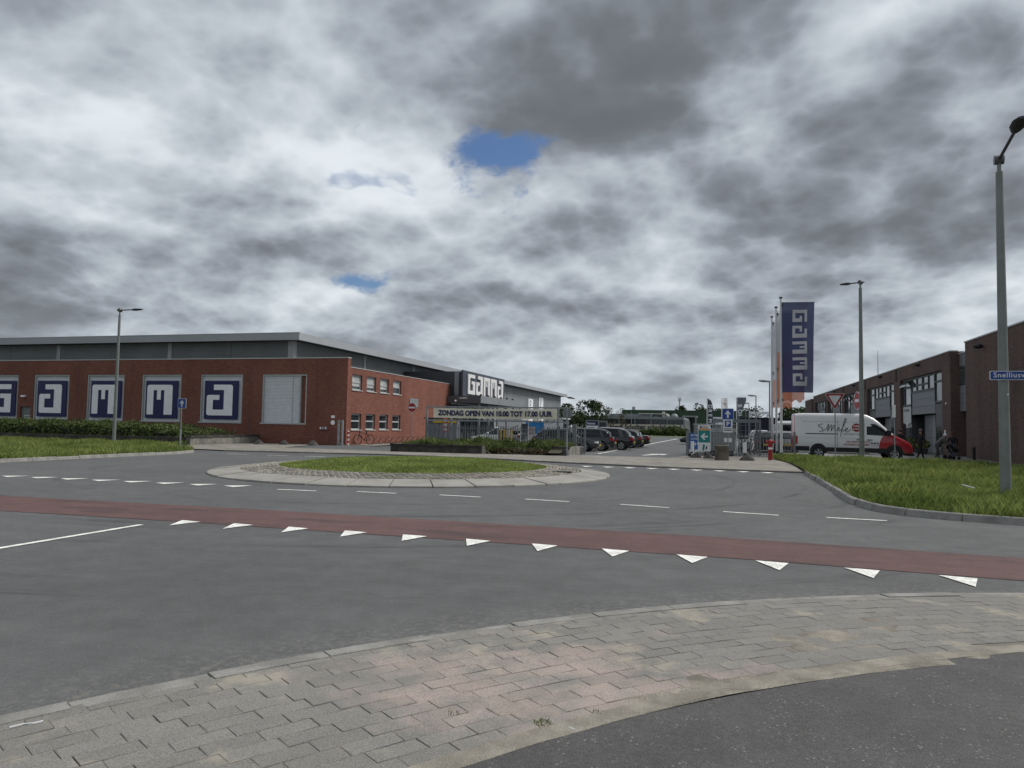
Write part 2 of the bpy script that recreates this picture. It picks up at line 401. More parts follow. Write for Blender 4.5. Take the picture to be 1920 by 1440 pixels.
# ================================================================ the setting
KC, KI = (6.66, -2.72), (7.52, -3.09)                       # centre of the kerbed corner in the foreground
def asphalt(name, base, speck, stains=True, agg=230.0, worn=None):
    m = bpy.data.materials.new(name); m.use_nodes = True; MATS[name] = m
    t = NT(m.node_tree); b = t.n['Principled BSDF']
    pos = t.new('ShaderNodeNewGeometry').outputs['Position']
    f = t.smooth(t.noise(pos, .22, 5, .6), .3, .7, .88, 1.12)
    f = t.math('MULTIPLY', f, t.smooth(t.noise(pos, 2.2, 6, .72), .28, .72, .86, 1.14))
    n3 = t.noise(pos, agg, 2, .7)
    f = t.math('MULTIPLY', f, t.smooth(t.noise(pos, agg * .22, 3, .75), .3, .7, .86, 1.14))
    f = t.math('MULTIPLY', f, t.smooth(n3, .3, .72, .60, 1.42))
    c = t.vmath('SCALE', (*base, 1)[:3]); t.put(c.node.inputs['Scale'], f)
    vo = t.new('ShaderNodeTexVoronoi'); t.put(vo.inputs['Vector'], pos); vo.inputs['Scale'].default_value = agg * .28
    dots = t.math('MULTIPLY', t.smooth(vo.outputs['Distance'], .26, .16), t.smooth(t.noise(pos, 9.0, 2, .5), .45, .7))
    c = t.mix(t.math('MULTIPLY', dots, speck), c, (.36, .35, .33, 1))
    if stains:
        px, py, pz = t.sep(pos)
        # tyre-polished lanes and skid arcs round the island
        r = t.vmath('LENGTH', t.vmath('SUBTRACT', pos, (-9.8, 23.3, 0)), out=1)
        wob = t.noise(t.vmath('MULTIPLY', pos, (.5, .5, 0)), 1.0, 3, .6)
        arcs = t.noise(t.comb(t.math('MULTIPLY', r, 2.6), wob, 0.0), 1.0, 4, .6)
        msk = t.math('MULTIPLY', t.smooth(arcs, .54, .66), t.smooth(t.noise(pos, .3, 3, .5), .42, .62))
        c = t.mix(t.math('MULTIPLY', msk, .65), c, (base[0] * .45, base[1] * .45, base[2] * .46, 1))
        lane = t.noise(t.comb(t.math('MULTIPLY', px, .08), t.math('MULTIPLY', py, 1.5), 0.0), 1.0, 5, .55)
        c = t.mix(t.smooth(lane, .52, .72, 0, .22), c, (base[0] * 1.45, base[1] * 1.45, base[2] * 1.42, 1))
        # sand and loose grit along the foreground kerb
        q = t.vmath('LENGTH', t.vmath('SUBTRACT', pos, (KC[0], KC[1], 0)), out=1)
        near = t.math('MULTIPLY', t.smooth(q, 12.7, 11.8), t.smooth(t.noise(pos, 14.0, 5, .75), .46, .66))
        c = t.mix(t.math('MULTIPLY', near, .55), c, (.25, .235, .20, 1))
    if worn:
        c = t.mix(t.math('MULTIPLY', t.smooth(t.noise(t.vmath('MULTIPLY', pos, (.35, 1.8, 1)), 1.0, 5, .6), .5, .68), worn), c, (.035, .030, .030, 1))
    t.put(b.inputs['Base Color'], c); b.inputs['Roughness'].default_value = .82; b.inputs['Specular IOR Level'].default_value = .35
    bn = t.new('ShaderNodeBump'); bn.inputs['Distance'].default_value = .004; bn.inputs['Strength'].default_value = .8
    t.put(bn.inputs['Height'], n3); t.put(b.inputs['Normal'], bn.outputs[0])
    return m
M_ROAD = asphalt('road_asphalt', (.102, .104, .104), .55)
M_PARK = asphalt('car_park_asphalt', (.098, .102, .104), .3, stains=False, agg=120)
M_PATH = asphalt('path_asphalt', (.078, .076, .075), .6, stains=False, agg=120)
M_RED = asphalt('red_asphalt', (.118, .066, .062), .22, stains=False, agg=200, worn=.5)
M_LINE = mat('road_paint', (.78, .77, .72), rough=.6, var=.2, scale=5, fine=.26, fscale=45, bump=.002, bscale=90)
M_SOIL = mat('soil', (.075, .07, .045), rough=.95, var=.3, scale=.5, bump=.02, bscale=6)
M_KERB = mat('kerb_concrete', (.235, .228, .212), rough=.9, var=.22, scale=3.5, fine=.22, fscale=120, bump=.006, bscale=45)
M_SLAB = mat('pale_concrete', (.285, .272, .245), rough=.9, var=.14, scale=1.6, fine=.14, fscale=70, bump=.004, bscale=40)

structure(B().box(-2200, 2200, -300, 3000, -.6, -.03).obj('ground', M_SOIL))
road = structure(flat([(-160, -60), (110, -60), (110, 39), (-160, 39)], 0.0).obj('road', M_ROAD))
structure(flat([(-24.8, 39), (15.6, 39), (15.6, 175), (-29.8, 175), (-29.8, 66), (-24.8, 66)], 0.0).obj('car_park', M_PARK))
path = structure(flat([(-120, 9.95), (-8, 9.92), (.4, 9.66), (3.9, 9.3), (14, 8.2), (14, 9.9), (3.9, 11.05), (.4, 11.45), (-8, 11.8), (-120, 11.85)], .005).obj('bicycle_path', M_RED))

def marking(name, poly, z=.008, parent=road): return flat(poly, z).obj(name, M_LINE, parent)
# yield triangles along the near edge of the red path, their tips towards the camera
for i in range(12):
    X_ = -8.0 + i * .962; yb = 10.02 - .0062 * (X_ + 8) ** 2
    j = lambda: rnd.uniform(-.012, .012)
    marking('yield_triangle', [(X_ - .19 + j(), yb + .03 + j()), (X_ + .19 + j(), yb - .02 + j()), (X_ + .03 + j(), yb - .53 + j())], z=.010)
for i in range(8):
    X_ = -18.35 + i * 1.0; yb = 16.02
    marking('yield_triangle', [(X_ - .34, yb - .28), (X_ + .25, yb + .06), (X_ + .12, yb - .52)])
for i in range(9):
    X_ = -5.05 + i * .86; yb = 29.95 - .008 * (X_ + 5) ** 2
    marking('yield_triangle', [(X_ - .26, yb), (X_ + .26, yb), (X_ + .02, yb - .62)])
for i, (x0, y0) in enumerate(((-9.97, 15.43), (-8.07, 15.74), (-6.04, 15.80), (-4.02, 15.72), (-1.92, 15.50), (.13, 15.00), (1.96, 14.80))):
    dy = (.03, -.02, -.08, -.14, -.22, -.20, -.07)[i]
    marking('lane_dash', [(x0, y0 - .05), (x0 + 1.0, y0 + dy - .05), (x0 + 1.0, y0 + dy + .05), (x0, y0 + .05)])
for x0 in (-22.8, -20.6, -18.6, -16.5): marking('lane_dash', [(x0, 30.85), (x0 + 1.1, 30.87), (x0 + 1.1, 30.99), (x0, 30.97)])
marking('lane_line', [(-8.46 - .05, -14), (-8.46 + .05, -14), (-8.35, 9.4), (-8.45, 9.4)])
# bay lines and the arrow of the car park
lot = bpy.data.objects['car_park']
marking('bay_line', [(-6.9, 44.2), (-6.75, 44.2), (-5.66, 116), (-5.9, 116)], parent=lot)
for k in range(14): marking('bay_line', [(-11.6, 46.1 + 2.65 * k), (-5.9 + .006 * k, 46.1 + 2.65 * k), (-5.9 + .006 * k, 46.22 + 2.65 * k), (-11.6, 46.22 + 2.65 * k)], parent=lot)
marking('lane_arrow', [(-4.0, 43.6), (-3.35, 45.4), (-3.0, 45.0), (-2.9, 46.6), (-4.2, 46.1), (-3.72, 45.75), (-4.25, 43.7)], parent=lot)

# ---- foreground corner: kerb, rows of pavers, edging, dark path
def inview(p, mar=30):
    v = Vector(p) - Vector((0, 0, 1.6)); zf = v.dot(_f)
    if zf <= .2: return False
    a, b = 960 + 1385 * v.dot(_r) / zf, 720 - 1385 * v.dot(_u) / zf
    return -mar < a < 1920 + mar and -mar < b < 1440 + mar
def paver_mat():
    m = bpy.data.materials.new('paver_concrete'); m.use_nodes = True
    t = NT(m.node_tree); b = t.n['Principled BSDF']
    pos = t.new('ShaderNodeNewGeometry').outputs['Position']
    rn = t.new('ShaderNodeObjectInfo').outputs['Random']
    wear = t.vmath('LENGTH', t.vmath('MULTIPLY', t.vmath('SUBTRACT', pos, (-.75, 4.45, 0)), (.55, .8, 0)), out=1)
    patch = t.smooth(t.math('SUBTRACT', t.noise(pos, 1.6, 6, .6), t.math('MULTIPLY', wear, .28)), .25, .47)
    c = t.mix(patch, (.205, .198, .182, 1), (.345, .285, .255, 1))
    c = t.mix(t.smooth(t.noise(pos, 3.1, 5, .65), .4, .72, 0, .6), c, (.235, .220, .198, 1))
    f = t.math('MULTIPLY', t.smooth(rn, 0, 1, .93, 1.07), t.smooth(t.noise(pos, 150, 4, .85), .3, .7, .52, 1.48))
    v = t.vmath('SCALE', c); t.put(v.node.inputs['Scale'], f); c = v
    sand = t.smooth(t.noise(t.vmath('ADD', pos, (7.3, 2.1, 0)), 1.6, 6, .62), .56, .68)
    c = t.mix(t.math('MULTIPLY', sand, .55), c, (.40, .36, .285, 1))
    vo = t.new('ShaderNodeTexVoronoi'); t.put(vo.inputs['Vector'], pos); vo.inputs['Scale'].default_value = 34
    c = t.mix(t.math('MULTIPLY', t.smooth(vo.outputs['Distance'], .12, .05), .7), c, (.05, .05, .048, 1))
    t.put(b.inputs['Base Color'], c); b.inputs['Roughness'].default_value = .9; b.inputs['Specular IOR Level'].default_value = .3
    bn = t.new('ShaderNodeBump'); bn.inputs['Distance'].default_value = .003; bn.inputs['Strength'].default_value = .9
    t.put(bn.inputs['Height'], t.noise(pos, 190, 4, .7)); t.put(b.inputs['Normal'], bn.outputs[0])
    return m
M_PAVER = paver_mat()
M_SAND = mat('joint_sand', (.225, .205, .170), rough=1, var=.35, scale=4, fine=.4, fscale=140, bump=.006, bscale=60)
M_SANDL = mat('drift_sand', (.245, .225, .188), rough=1, var=.25, scale=4, fine=.25, fscale=160, bump=.006, bscale=60)
bed = B(); na, nr = 260, 44
for i in range(na + 1):
    a = R(92 + 78 * i / na)
    for k in range(nr + 1):
        r = 9.85 + 1.8 * k / nr; X_, Y_ = KC[0] + r * math.cos(a), KC[1] + r * math.sin(a)
        n = math.sin(X_ * 2.3 + 1.2 * math.sin(Y_ * 1.7)) * .5 + math.sin(Y_ * 3.1 + 1.4 * math.sin(X_ * 2.9)) * .35 + math.sin(X_ * 9 + Y_ * 7) * .15
        bed.v.append((X_, Y_, .0435 + .0070 * n))
for i in range(na):
    for k in range(nr): bed.f.append((i * (nr + 1) + k, (i + 1) * (nr + 1) + k, (i + 1) * (nr + 1) + k + 1, i * (nr + 1) + k + 1)); bed.mi.append(0)
corner = structure(bed.obj('pavement_corner', M_SAND, smooth=True))
def paver_mesh(l, wd, seed):
    q = random.Random(seed); b = B(); c = .003; h = .05
    ring = lambda z, ins: [(-l / 2 + ins, -wd / 2 + ins, z), (l / 2 - ins, -wd / 2 + ins, z), (l / 2 - ins, wd / 2 - ins, z), (-l / 2 + ins, wd / 2 - ins, z)]
    jit = lambda pts: [(x_ + q.uniform(-.003, .003), y_ + q.uniform(-.003, .003), z_) for x_, y_, z_ in pts]
    b.loft([jit(ring(-h, 0)), jit(ring(-c, 0)), jit(ring(0, c))])
    me = bpy.data.meshes.new('paver'); me.from_pydata(b.v, [], b.f); me.materials.append(M_PAVER); me.update(); return me
PV = [paver_mesh(.279, .1310, k) for k in range(6)]; PH = [paver_mesh(.143, .141, 20 + k) for k in range(2)]
cand = []
for row in range(13):
    r = 10.00 + .1345 * row; step = .283 / r; n0 = int(R(96) / step)
    for k in range(n0, int(R(168) / step)):
        a = (k + .5 * (row % 2) + .06 * math.sin(row * 2.1)) * step
        X_, Y_ = KC[0] + r * math.cos(a), KC[1] + r * math.sin(a)
        if math.hypot(X_ - KI[0], Y_ - KI[1]) < 10.73 + .15: continue
        cand.append((0 if inview((X_, Y_, .05), 120) else 1, X_ ** 2 + Y_ ** 2, X_, Y_, a))
cand.sort()
rest = B()
for i, (vis, d2, X_, Y_, a) in enumerate(cand):
    zz = .05 + rnd.uniform(-.0015, .0015) + .003 * math.sin(X_ * 2.2) * math.sin(Y_ * 1.9)
    me = rnd.choice(PV); ang = a + math.pi / 2 + rnd.uniform(-.006, .006)
    if i < 296:
        o = bpy.data.objects.new('paver', me); COL.objects.link(o); o.parent = corner
        o.location = (X_, Y_, zz); o.rotation_euler = (rnd.uniform(-.006, .006), rnd.uniform(-.005, .005), ang)
    else:
        ca, sa = math.cos(ang), math.sin(ang)
        rest.add([(X_ + v.co.x * ca - v.co.y * sa, Y_ + v.co.x * sa + v.co.y * ca, zz + v.co.z) for v in me.vertices], [tuple(p.vertices) for p in me.polygons])
rest.obj('outlying_paving', M_PAVER, corner, kind='stuff')

def kerb_run(parent, pts, wdt, z0, z1, length, m=M_KERB, gap=.012, slope=0.0, name='kerb_stone', jit=.006):
    """kerb stones one by one along pts; wdt is to the left of the walking direction"""
    P_ = [Vector((p[0], p[1], 0)) for p in pts]; acc = [0.0]
    for i in range(1, len(P_)): acc.append(acc[-1] + (P_[i] - P_[i - 1]).length)
    def at(s):
        s = min(max(s, 0), acc[-1])
        for i in range(1, len(P_)):
            if s <= acc[i] + 1e-9:
                return P_[i - 1].lerp(P_[i], (s - acc[i - 1]) / max(acc[i] - acc[i - 1], 1e-9)), (P_[i] - P_[i - 1]).normalized()
    n = max(1, round(acc[-1] / length))
    for k in range(n):
        s0, s1 = acc[-1] * k / n + gap / 2, acc[-1] * (k + 1) / n - gap / 2
        dz, dn = rnd.uniform(-jit, jit), rnd.uniform(-jit, jit)
        rings = []
        for q in range(4):
            p, d = at(s0 + (s1 - s0) * q / 3); nrm = Vector((-d.y, d.x, 0)); p = p + nrm * dn
            bev = .015
            rings.append([p + Vector((0, 0, z0)), p + nrm * (slope * .9) + Vector((0, 0, z1 - bev + dz)), p + nrm * (slope + bev) + Vector((0, 0, z1 + dz)), p + nrm * (wdt - .004) + Vector((0, 0, z1 + dz)), p + nrm * wdt + Vector((0, 0, z0))])
        B().loft(rings).obj(name, m, parent, world=False)
kerb_run(corner, [(KC[0] + 11.77 * math.cos(R(a)), KC[1] + 11.77 * math.sin(R(a))) for a in np.arange(94, 172, 1.0)], .145, -.05, .052, .75)
edge = B()
edge.loft([[(KI[0] + r * math.cos(R(a)), KI[1] + r * math.sin(R(a)), z_) for r, z_ in ((10.73, .0), (10.73, .043 + .003 * math.sin(a * 2.1)), (10.75, .048), (10.86, .0515), (10.89, .0))] for a in np.arange(92, 172, 1.0)])
edge.obj('edging_strip', M_SANDL, corner)
structure(flat(arc(KI[0], KI[1], 10.74, 60, 200, 90) + [(-6, -20), (20, -20)], .041).obj('footpath', M_PATH))

# ---- roundabout
IC = (-9.8, 23.3)
island = structure(B().loft([[(IC[0] + r * math.cos(R(a)), IC[1] + r * math.sin(R(a)), z_) for a in range(0, 360, 6)] for r, z_ in ((6.46, -.05), (6.45, .0), (5.5, .085), (4.5, .165), (4.2, .2), (3, .31), (1.5, .375), (.05, .40))]).obj('roundabout_mound', M_SOIL, smooth=True))
aa = 0.0; k = 0
while aa < 359.0:
    wdg = 9.6 if k % 9 else 4.6
    a0, a1 = aa + .16, min(aa + wdg, 360) - .16
    dz = rnd.uniform(-.008, .008); rings = []
    for q in range(4):
        a = R(a0 + (a1 - a0) * q / 3)
        rings.append([(IC[0] + r * math.cos(a), IC[1] + r * math.sin(a), z_ + dz) for r, z_ in ((6.52, -.03), (6.52, .035), (6.50, .05), (5.58, .15), (5.56, .05))])
    B().loft(rings).obj('ring_slab', M_SLAB, island, world=False)
    aa += wdg; k += 1
cob = B()
for row in range(10):
    r0 = 5.53 - .113 * row; nb = int(2 * math.pi * r0 / .2)
    for k in range(nb):
        a0, a1 = (k + .04 + .5 * (row % 2)) * 2 * math.pi / nb, (k + .96 + .5 * (row % 2)) * 2 * math.pi / nb
        zt = .155 + .009 * row + rnd.uniform(-.008, .008)
        q = lambda r, a, z_: (IC[0] + r * math.cos(a), IC[1] + r * math.sin(a), z_)
        ri = r0 - .098
        cob.add([q(r0, a0, zt - .08), q(r0, a1, zt - .08), q(ri, a1, zt - .08), q(ri, a0, zt - .08), q(r0 - .012, a0 + .003, zt), q(r0 - .012, a1 - .003, zt), q(ri + .012, a1 - .003, zt), q(ri + .012, a0 + .003, zt)],
                [(4, 5, 6, 7), (0, 1, 5, 4), (1, 2, 6, 5), (2, 3, 7, 6), (3, 0, 4, 7)])
cob.obj('cobble_ring', mat('cobble_stone', (.30, .28, .24), rough=.9, var=.2, scale=2, rand=.2, bump=.004, bscale=60), island, kind='stuff')
B().box(-4.95, -4.35, 22.6, 22.95, .12, .205).obj('drain_cover', mat('cast_iron', (.06, .06, .06), rough=.7, metal=.4), island)
# clipped lawn on the mound
M_LAWN = leaf_mat('lawn_green', (.20, .25, .066), (.31, .37, .11), rand=.35, trans=.25, scale=.9)
def dome(px, py):
    r = np.hypot(px - IC[0], py - IC[1]); return np.interp(r, [0, 1.5, 3, 4.2, 4.5, 5.5], [.40, .375, .31, .2, .165, .085]) - .01
edge_w = lambda px, py: np.hypot(px - IC[0], py - IC[1]) < 4.42 + .16 * np.sin(np.arctan2(py - IC[1], px - IC[0]) * 9) + .10 * np.sin(np.arctan2(py - IC[1], px - IC[0]) * 23)
blades('lawn_grass', arc(IC[0], IC[1], 4.8, 0, 360, 40), 1500, .05, .13, .022, 0, M_LAWN, lean=.7, clump=.25, mask=edge_w, zfun=dome, kind='stuff')

# ---- verges
M_GRASS = leaf_mat('verge_green', (.135, .185, .044), (.285, .33, .098), rand=.4, trans=.3, scale=.45)
VR = [(3.15, 29.2), (3.10, 22.5), (2.98, 18.2), (3.12, 16.8), (3.55, 15.85), (4.3, 15.42), (5.2, 15.1), (8, 14.4), (14, 13.5), (40, 11), (46, 34), (24, 34.8), (14.5, 38.3), (11.5, 40.6), (9.8, 42.2), (6.5, 44.0), (4.4, 44.4), (3.0, 43.6), (2.9, 41.5), (3.2, 39), (3.3, 36), (3.3, 32)]
vr = structure(flat(VR, .09).obj('verge', M_SOIL))
blades('verge_grass', VR[:9] + [(20, 12.7), (24, 34)] + VR[11:], 760, .08, .36, .014, .08, M_GRASS, lean=.75, mask=lambda px, py: ((px < 3.2 + .62 * py) & ((py < 24) | (nrng.uniform(size=len(px)) < .7))), kind='stuff')
kerb_run(vr, [(3.1, 29.6), (3.02, 26), (2.95, 22.5), (2.83, 18.4), (2.9, 17.2), (3.08, 16.4), (3.4, 15.85), (3.8, 15.5), (4.3, 15.25), (5.2, 14.95), (8, 14.25), (14, 13.35), (22, 12.4)][::1], .17, -.05, .125, 1.0, slope=.07, jit=.014)
VL = [(-24.35, 14.2), (-24.35, 20), (-24.45, 25), (-24.5, 29.5), (-25.1, 31.4), (-26.4, 32.6), (-29.2, 34.2), (-31.2, 37), (-31.7, 39.0), (-110, 39.0), (-110, 15.5)]
vl = structure(flat(VL, .08).obj('verge', M_SOIL))
blades('verge_grass', [(-24.35, 17.5), (-24.35, 20), (-24.45, 25), (-24.5, 29.5), (-25.1, 31.4), (-26.4, 32.6), (-29.2, 34.2), (-31.4, 37), (-31.9, 39.3), (-68, 39.3), (-68, 34), (-36, 18)], 340, .12, .36, .024, .07, M_GRASS, lean=.6, kind='stuff')
kerb_run(vl, [(-31.0, 36.6), (-29.0, 34.0), (-26.3, 32.4), (-24.95, 31.3), (-24.33, 29.5), (-24.25, 25), (-24.15, 20), (-24.15, 14.2)][::-1], .17, -.05, .12, 1.05, slope=.06, jit=.012)

# ---- far pavement with its kerb
def paving_mat(name, c1, c2, mort):
    m = brick_mat(name, c1, c2, mort, bw=.2, bh=.1, stain=.1)
    t = NT(m.node_tree); br = [n for n in t.n if n.type == 'TEX_BRICK'][0]
    pos = t.new('ShaderNodeNewGeometry').outputs['Position']; a, b, c = t.sep(pos)
    t.put(br.inputs['Vector'], t.comb(a, b, 0.0)); br.inputs['Mortar Size'].default_value = .008
    return m
M_PAVING = paving_mat('paving_brick', (.275, .258, .228), (.225, .205, .182), (.15, .138, .12))
PVF = [(-33, 36.9), (-31.2, 36.7), (-29.2, 34.5), (-25, 33.7), (-20.9, 34.2), (-16.3, 34.5), (-10.9, 33.7), (-6.3, 31.8), (-2.5, 30.7), (1, 30.1), (3.15, 29.8), (3.3, 36), (3.2, 38.5), (2.9, 41.5), (3.0, 43.8), (-1.6, 43.8), (-2.4, 39.6), (-7.6, 40.2), (-7.6, 38.4), (-17.6, 37.9), (-19.5, 38.4), (-25.2, 39.6), (-26.8, 46.4), (-33, 46.4)]
pf = structure(flat(PVF, .055).obj('pavement', M_PAVING))
kerb_run(pf, [(-25, 33.55), (-20.9, 34.05), (-16.3, 34.35), (-10.9, 33.55), (-6.3, 31.65), (-2.5, 30.55), (1, 29.95), (3.1, 29.65)], .15, -.04, .062, 1.0, m=mat('shaded_kerb', (.16, .15, .14), rough=.9, var=.2), slope=.0)  # shade on the camera-facing kerb face is put into this darker colour
structure(flat([(-26.7, 46.4), (-25.15, 39.65), (-19.5, 38.45), (-17.6, 37.95), (-17.6, 44.2), (-24.75, 47.2), (-24.75, 46.4)], .03).obj('driveway', M_PARK))
structure(flat([(-24.75, 46.6), (-22.6, 46.6), (-22.6, 66), (-24.75, 66)], .06).obj('walkway', M_PAVING))
structure(flat([(4.4, 44.5), (6.5, 44.1), (9.8, 42.3), (11.5, 40.7), (14.5, 38.4), (24, 34.9), (46, 34.1), (46, 60), (15.5, 60), (15.5, 140), (15.0, 140), (4.0, 52)], .02).obj('forecourt', mat('forecourt_paving', (.17, .165, .155), rough=.9, var=.18, scale=1.5, fine=.15, fscale=30)))

# ================================================================ the store on the left
M_BRICK = brick_mat('red_brick', (.235, .084, .058), (.180, .066, .048), (.17, .11, .085), stain=.12)
M_FASCIA = mat('fascia_metal', (.34, .355, .375), rough=.5, metal=.0, var=.05, scale=.4)
M_TRIM = mat('grey_frame', (.42, .435, .43), rough=.5, var=.06)
M_COPE = mat('coping_metal', (.46, .46, .45), rough=.55, var=.08)
M_WHITE = mat('white_sheet', (.86, .87, .88), rough=.55, var=.05)
M_NAVY = mat('navy_sheet', (.012, .014, .085), rough=.5, var=.06)
M_DARK = mat('dark_metal', (.045, .048, .055), rough=.55, var=.12)
M_BLACK = mat('black_plastic', (.012, .012, .013), rough=.6, var=.1)
M_ROOF = mat('roof_felt', (.12, .12, .12), rough=.95, var=.2)
M_GLASS = glass_mat('window_glass', (.030, .036, .042))
M_PALESHEET = mat('pale_window_sheet', (.44, .46, .45), rough=.25, var=.25, scale=.8, spec=.7)
def ribbed(name, col, pitch, axis='z'):
    m = mat(name, col, rough=.55, metal=.0, var=.08, scale=.5); t = NT(m.node_tree); b = t.n['Principled BSDF']
    px, py, pz = t.sep(t.new('ShaderNodeNewGeometry').outputs['Position'])
    c = pz if axis == 'z' else t.math('ADD', px, py)
    wv_ = t.math('SINE', t.math('MULTIPLY', c, 2 * math.pi / pitch))
    bn = t.new('ShaderNodeBump'); bn.inputs['Distance'].default_value = .02
    t.put(bn.inputs['Height'], wv_); t.put(b.inputs['Normal'], bn.outputs[0]); return m
M_CLAD = ribbed('ribbed_cladding', (.25, .27, .275), .10)
M_CLADV = mat('flat_cladding', (.225, .24, .25), rough=.5, metal=.05, var=.07, scale=.5)
M_COL = mat('pale_cladding', (.38, .395, .40), rough=.5, metal=.0, var=.06)
M_SLAT = mat('louvre_metal', (.66, .68, .70), rough=.5, metal=.0, var=.06)

store = thing('store_building', 'long red brick store with a grey roof edge and letter panels', 'store building', (-24.8, 46.5, 0))
YF, XS = 46.5, -24.8
# front wall as piers and bands round six openings and a door
wins = [(-57.50, -54.02), (-52.42, -48.92), (-47.20, -43.70), (-42.06, -38.52), (-36.83, -33.23), (-31.60, -27.98)]
b = B(); xs = -70.0
b.box(-70, XS, YF, YF + .42, 5.0, 6.12); b.box(-70, XS, YF, YF + .42, 0, .02)
for x0, x1 in wins:
    if x1 < -53: pass
    if xs < -53.7 < x0 and xs > -55:      # the door stands in this pier
        b.box(xs, -53.72, YF, YF + .42, .02, 5.0); b.box(-52.66, x0, YF, YF + .42, .02, 5.0); b.box(-53.72, -52.66, YF, YF + .42, 2.46, 5.0)
    else: b.box(xs, x0, YF, YF + .42, .02, 5.0)
    b.box(x0, x1, YF, YF + .42, .02, 1.42); xs = x1
b.box(xs, XS, YF, YF + .42, .02, 5.0)
b.obj('brick_front_wall', M_BRICK, store)
b = B(); b.box(-70, XS + .03, YF - .03, YF + .46, 6.12, 6.19); b.obj('coping', M_COPE, store)
# door
d = B(); d.box(-53.70, -52.68, YF + .16, YF + .22, 0, 2.44); door = d.obj('door', mat('green_grey_door', (.17, .19, .185), rough=.5), store)
d = B(); fn = face_y(-53.42, YF + .155, 1.72); put_text(d, fn, 'Nooduitgang', .115, bold=.004); put_text(d, face_y(-53.36, YF + .155, 1.54), 'vrijhouden', .115, bold=.004); d.obj('lettering', M_WHITE, door)
B().box(-53.62, -53.52, YF + .08, YF + .16, 1.02, 1.10).obj('door_handle', M_COPE, door)
B().box(-53.55, -53.15, YF - .16, YF, 3.22, 3.36).obj('wall_light', M_WHITE, store)
# windows with louvres, letter boards over five of them
for (x0, x1), ch in zip(wins, 'Gamma '):
    ch = ch.strip()
    f = B(); z0, z1 = 1.42, 5.0; fw = .11
    f.box(x0, x0 + fw, YF + .05, YF + .40, z0 + .1, z1 - fw); f.box(x1 - fw, x1, YF + .05, YF + .40, z0 + .1, z1 - fw)
    f.box(x0, x1, YF + .05, YF + .40, z1 - fw, z1); f.box(x0 - .05, x1 + .02, YF - .06, YF + .40, z0, z0 + .1)
    win = f.obj('window', M_TRIM, store)
    xr = x1 - fw if ch else x1 - .62
    l = B()
    for k in range(33):
        za = z0 + .12 + k * .1025
        l.add([(x0 + fw, YF + .14, za), (xr, YF + .14, za), (xr, YF + .185, za + .088), (x0 + fw, YF + .185, za + .088), (x0 + fw, YF + .14, za - .012), (xr, YF + .14, za - .012)], [(0, 1, 2, 3), (4, 5, 1, 0)])
    l.obj('louvre', M_SLAT, win, kind='stuff')
    q = B(); q.box(x0 + fw, xr, YF + .30, YF + .32, z0 + .1, z1 - fw)
    q.obj('backing', mat('louvre_backing', (.16, .14, .15), rough=.7), win)
    if ch:
        xa = x0 + .37; p = B(); p.box(xa, xa + 2.86, YF + .02, YF + .08, 1.71, 4.53)
        pan = p.obj('letter_board', M_NAVY, win)
        lw, lh = (2.20, 2.26) if ch != 'm' else (2.26, 2.24)
        g = B(); g.prism(glyph(ch, lw, lh), face_y(xa + (.22 if ch != 'm' else .16), YF + .02, 1.98), 0, .03)
        g.obj('letter', M_WHITE, win)
    else:
        B().box(xr, xr + .10, YF + .06, YF + .30, z0 + .1, z1 - fw).obj('mullion', M_TRIM, win)
        B().box(x0 + 2.42, x0 + 2.45, YF + .125, YF + .145, z0 + .1, z1 - fw).obj('guide_rail', M_TRIM, win)
        B().box(xr + .10, x1 - fw, YF + .26, YF + .29, z0 + .1, z1 - fw).obj('brick_infill', M_BRICK, win)
# side wing
b = B(); ya, yb = YF + .42, 67.2
swin = [(47.22, 48.76), (49.50, 51.02), (51.76, 53.30), (54.10, 55.66)]
X0, X1 = XS - .40, XS - .02
for z0, z1 in ((0, 1.06), (2.27, 3.89), (5.05, 5.50)): b.box(X0, X1, ya, yb, z0, z1)
for z0, z1 in ((1.06, 2.27), (3.89, 5.05)):
    y = ya
    for w0, w1 in swin: b.box(X0, X1, y, w0, z0, z1); y = w1
    b.box(X0, X1, y, yb, z0, z1)
b.obj('brick_side_wall', M_BRICK, store)
B().box(X0 - .02, XS + .005, ya + .002, yb, 5.50, 5.545).obj('coping', M_COPE, store)
B().box(-69, X0 - .02, ya, yb, 5.36, 5.44).obj('wing_roof', M_ROOF, store)
for zi, (z0, z1) in enumerate(((1.06, 2.27), (3.89, 5.05))):
    for w0, w1 in swin:
        f = B(); t_ = .085; xa, xb = XS - .24, XS - .15
        f.box(xa, xb, w0, w0 + t_, z0 + .06, z1); f.box(xa, xb, w1 - t_, w1, z0 + .06, z1); f.box(xa, xb, w0 + t_, w1 - t_, z1 - t_ - .03, z1)
        f.box(xa, xb, w0 + t_, w1 - t_, z0 + .06, z0 + .06 + t_); zm = z0 + (.68 if zi == 0 else .62); f.box(xa, xb, w0 + t_, w1 - t_, zm - .05, zm + .05)
        wn_ = f.obj('window', M_TRIM, store)
        B().box(XS - .25, XS + .04, w0 - .04, w1 + .04, z0, z0 + .06).obj('sill', M_COPE, wn_)
        for a_, c_ in ((z0 + .06 + t_, zm - .05), (zm + .05, z1 - t_ - .03)): B().box(XS - .215, XS - .20, w0 + t_, w1 - t_, a_, c_).obj('pane', M_GLASS, wn_)
        if zi: B().box(XS - .198, XS - .19, w0 + t_ + .01, w1 - t_ - .01, zm + .06 - (.35 if rnd.random() < .5 else 0), z1 - .13).obj('pale_sheet', M_PALESHEET, wn_)  # pale glossy sheet in front of the upper-row glass
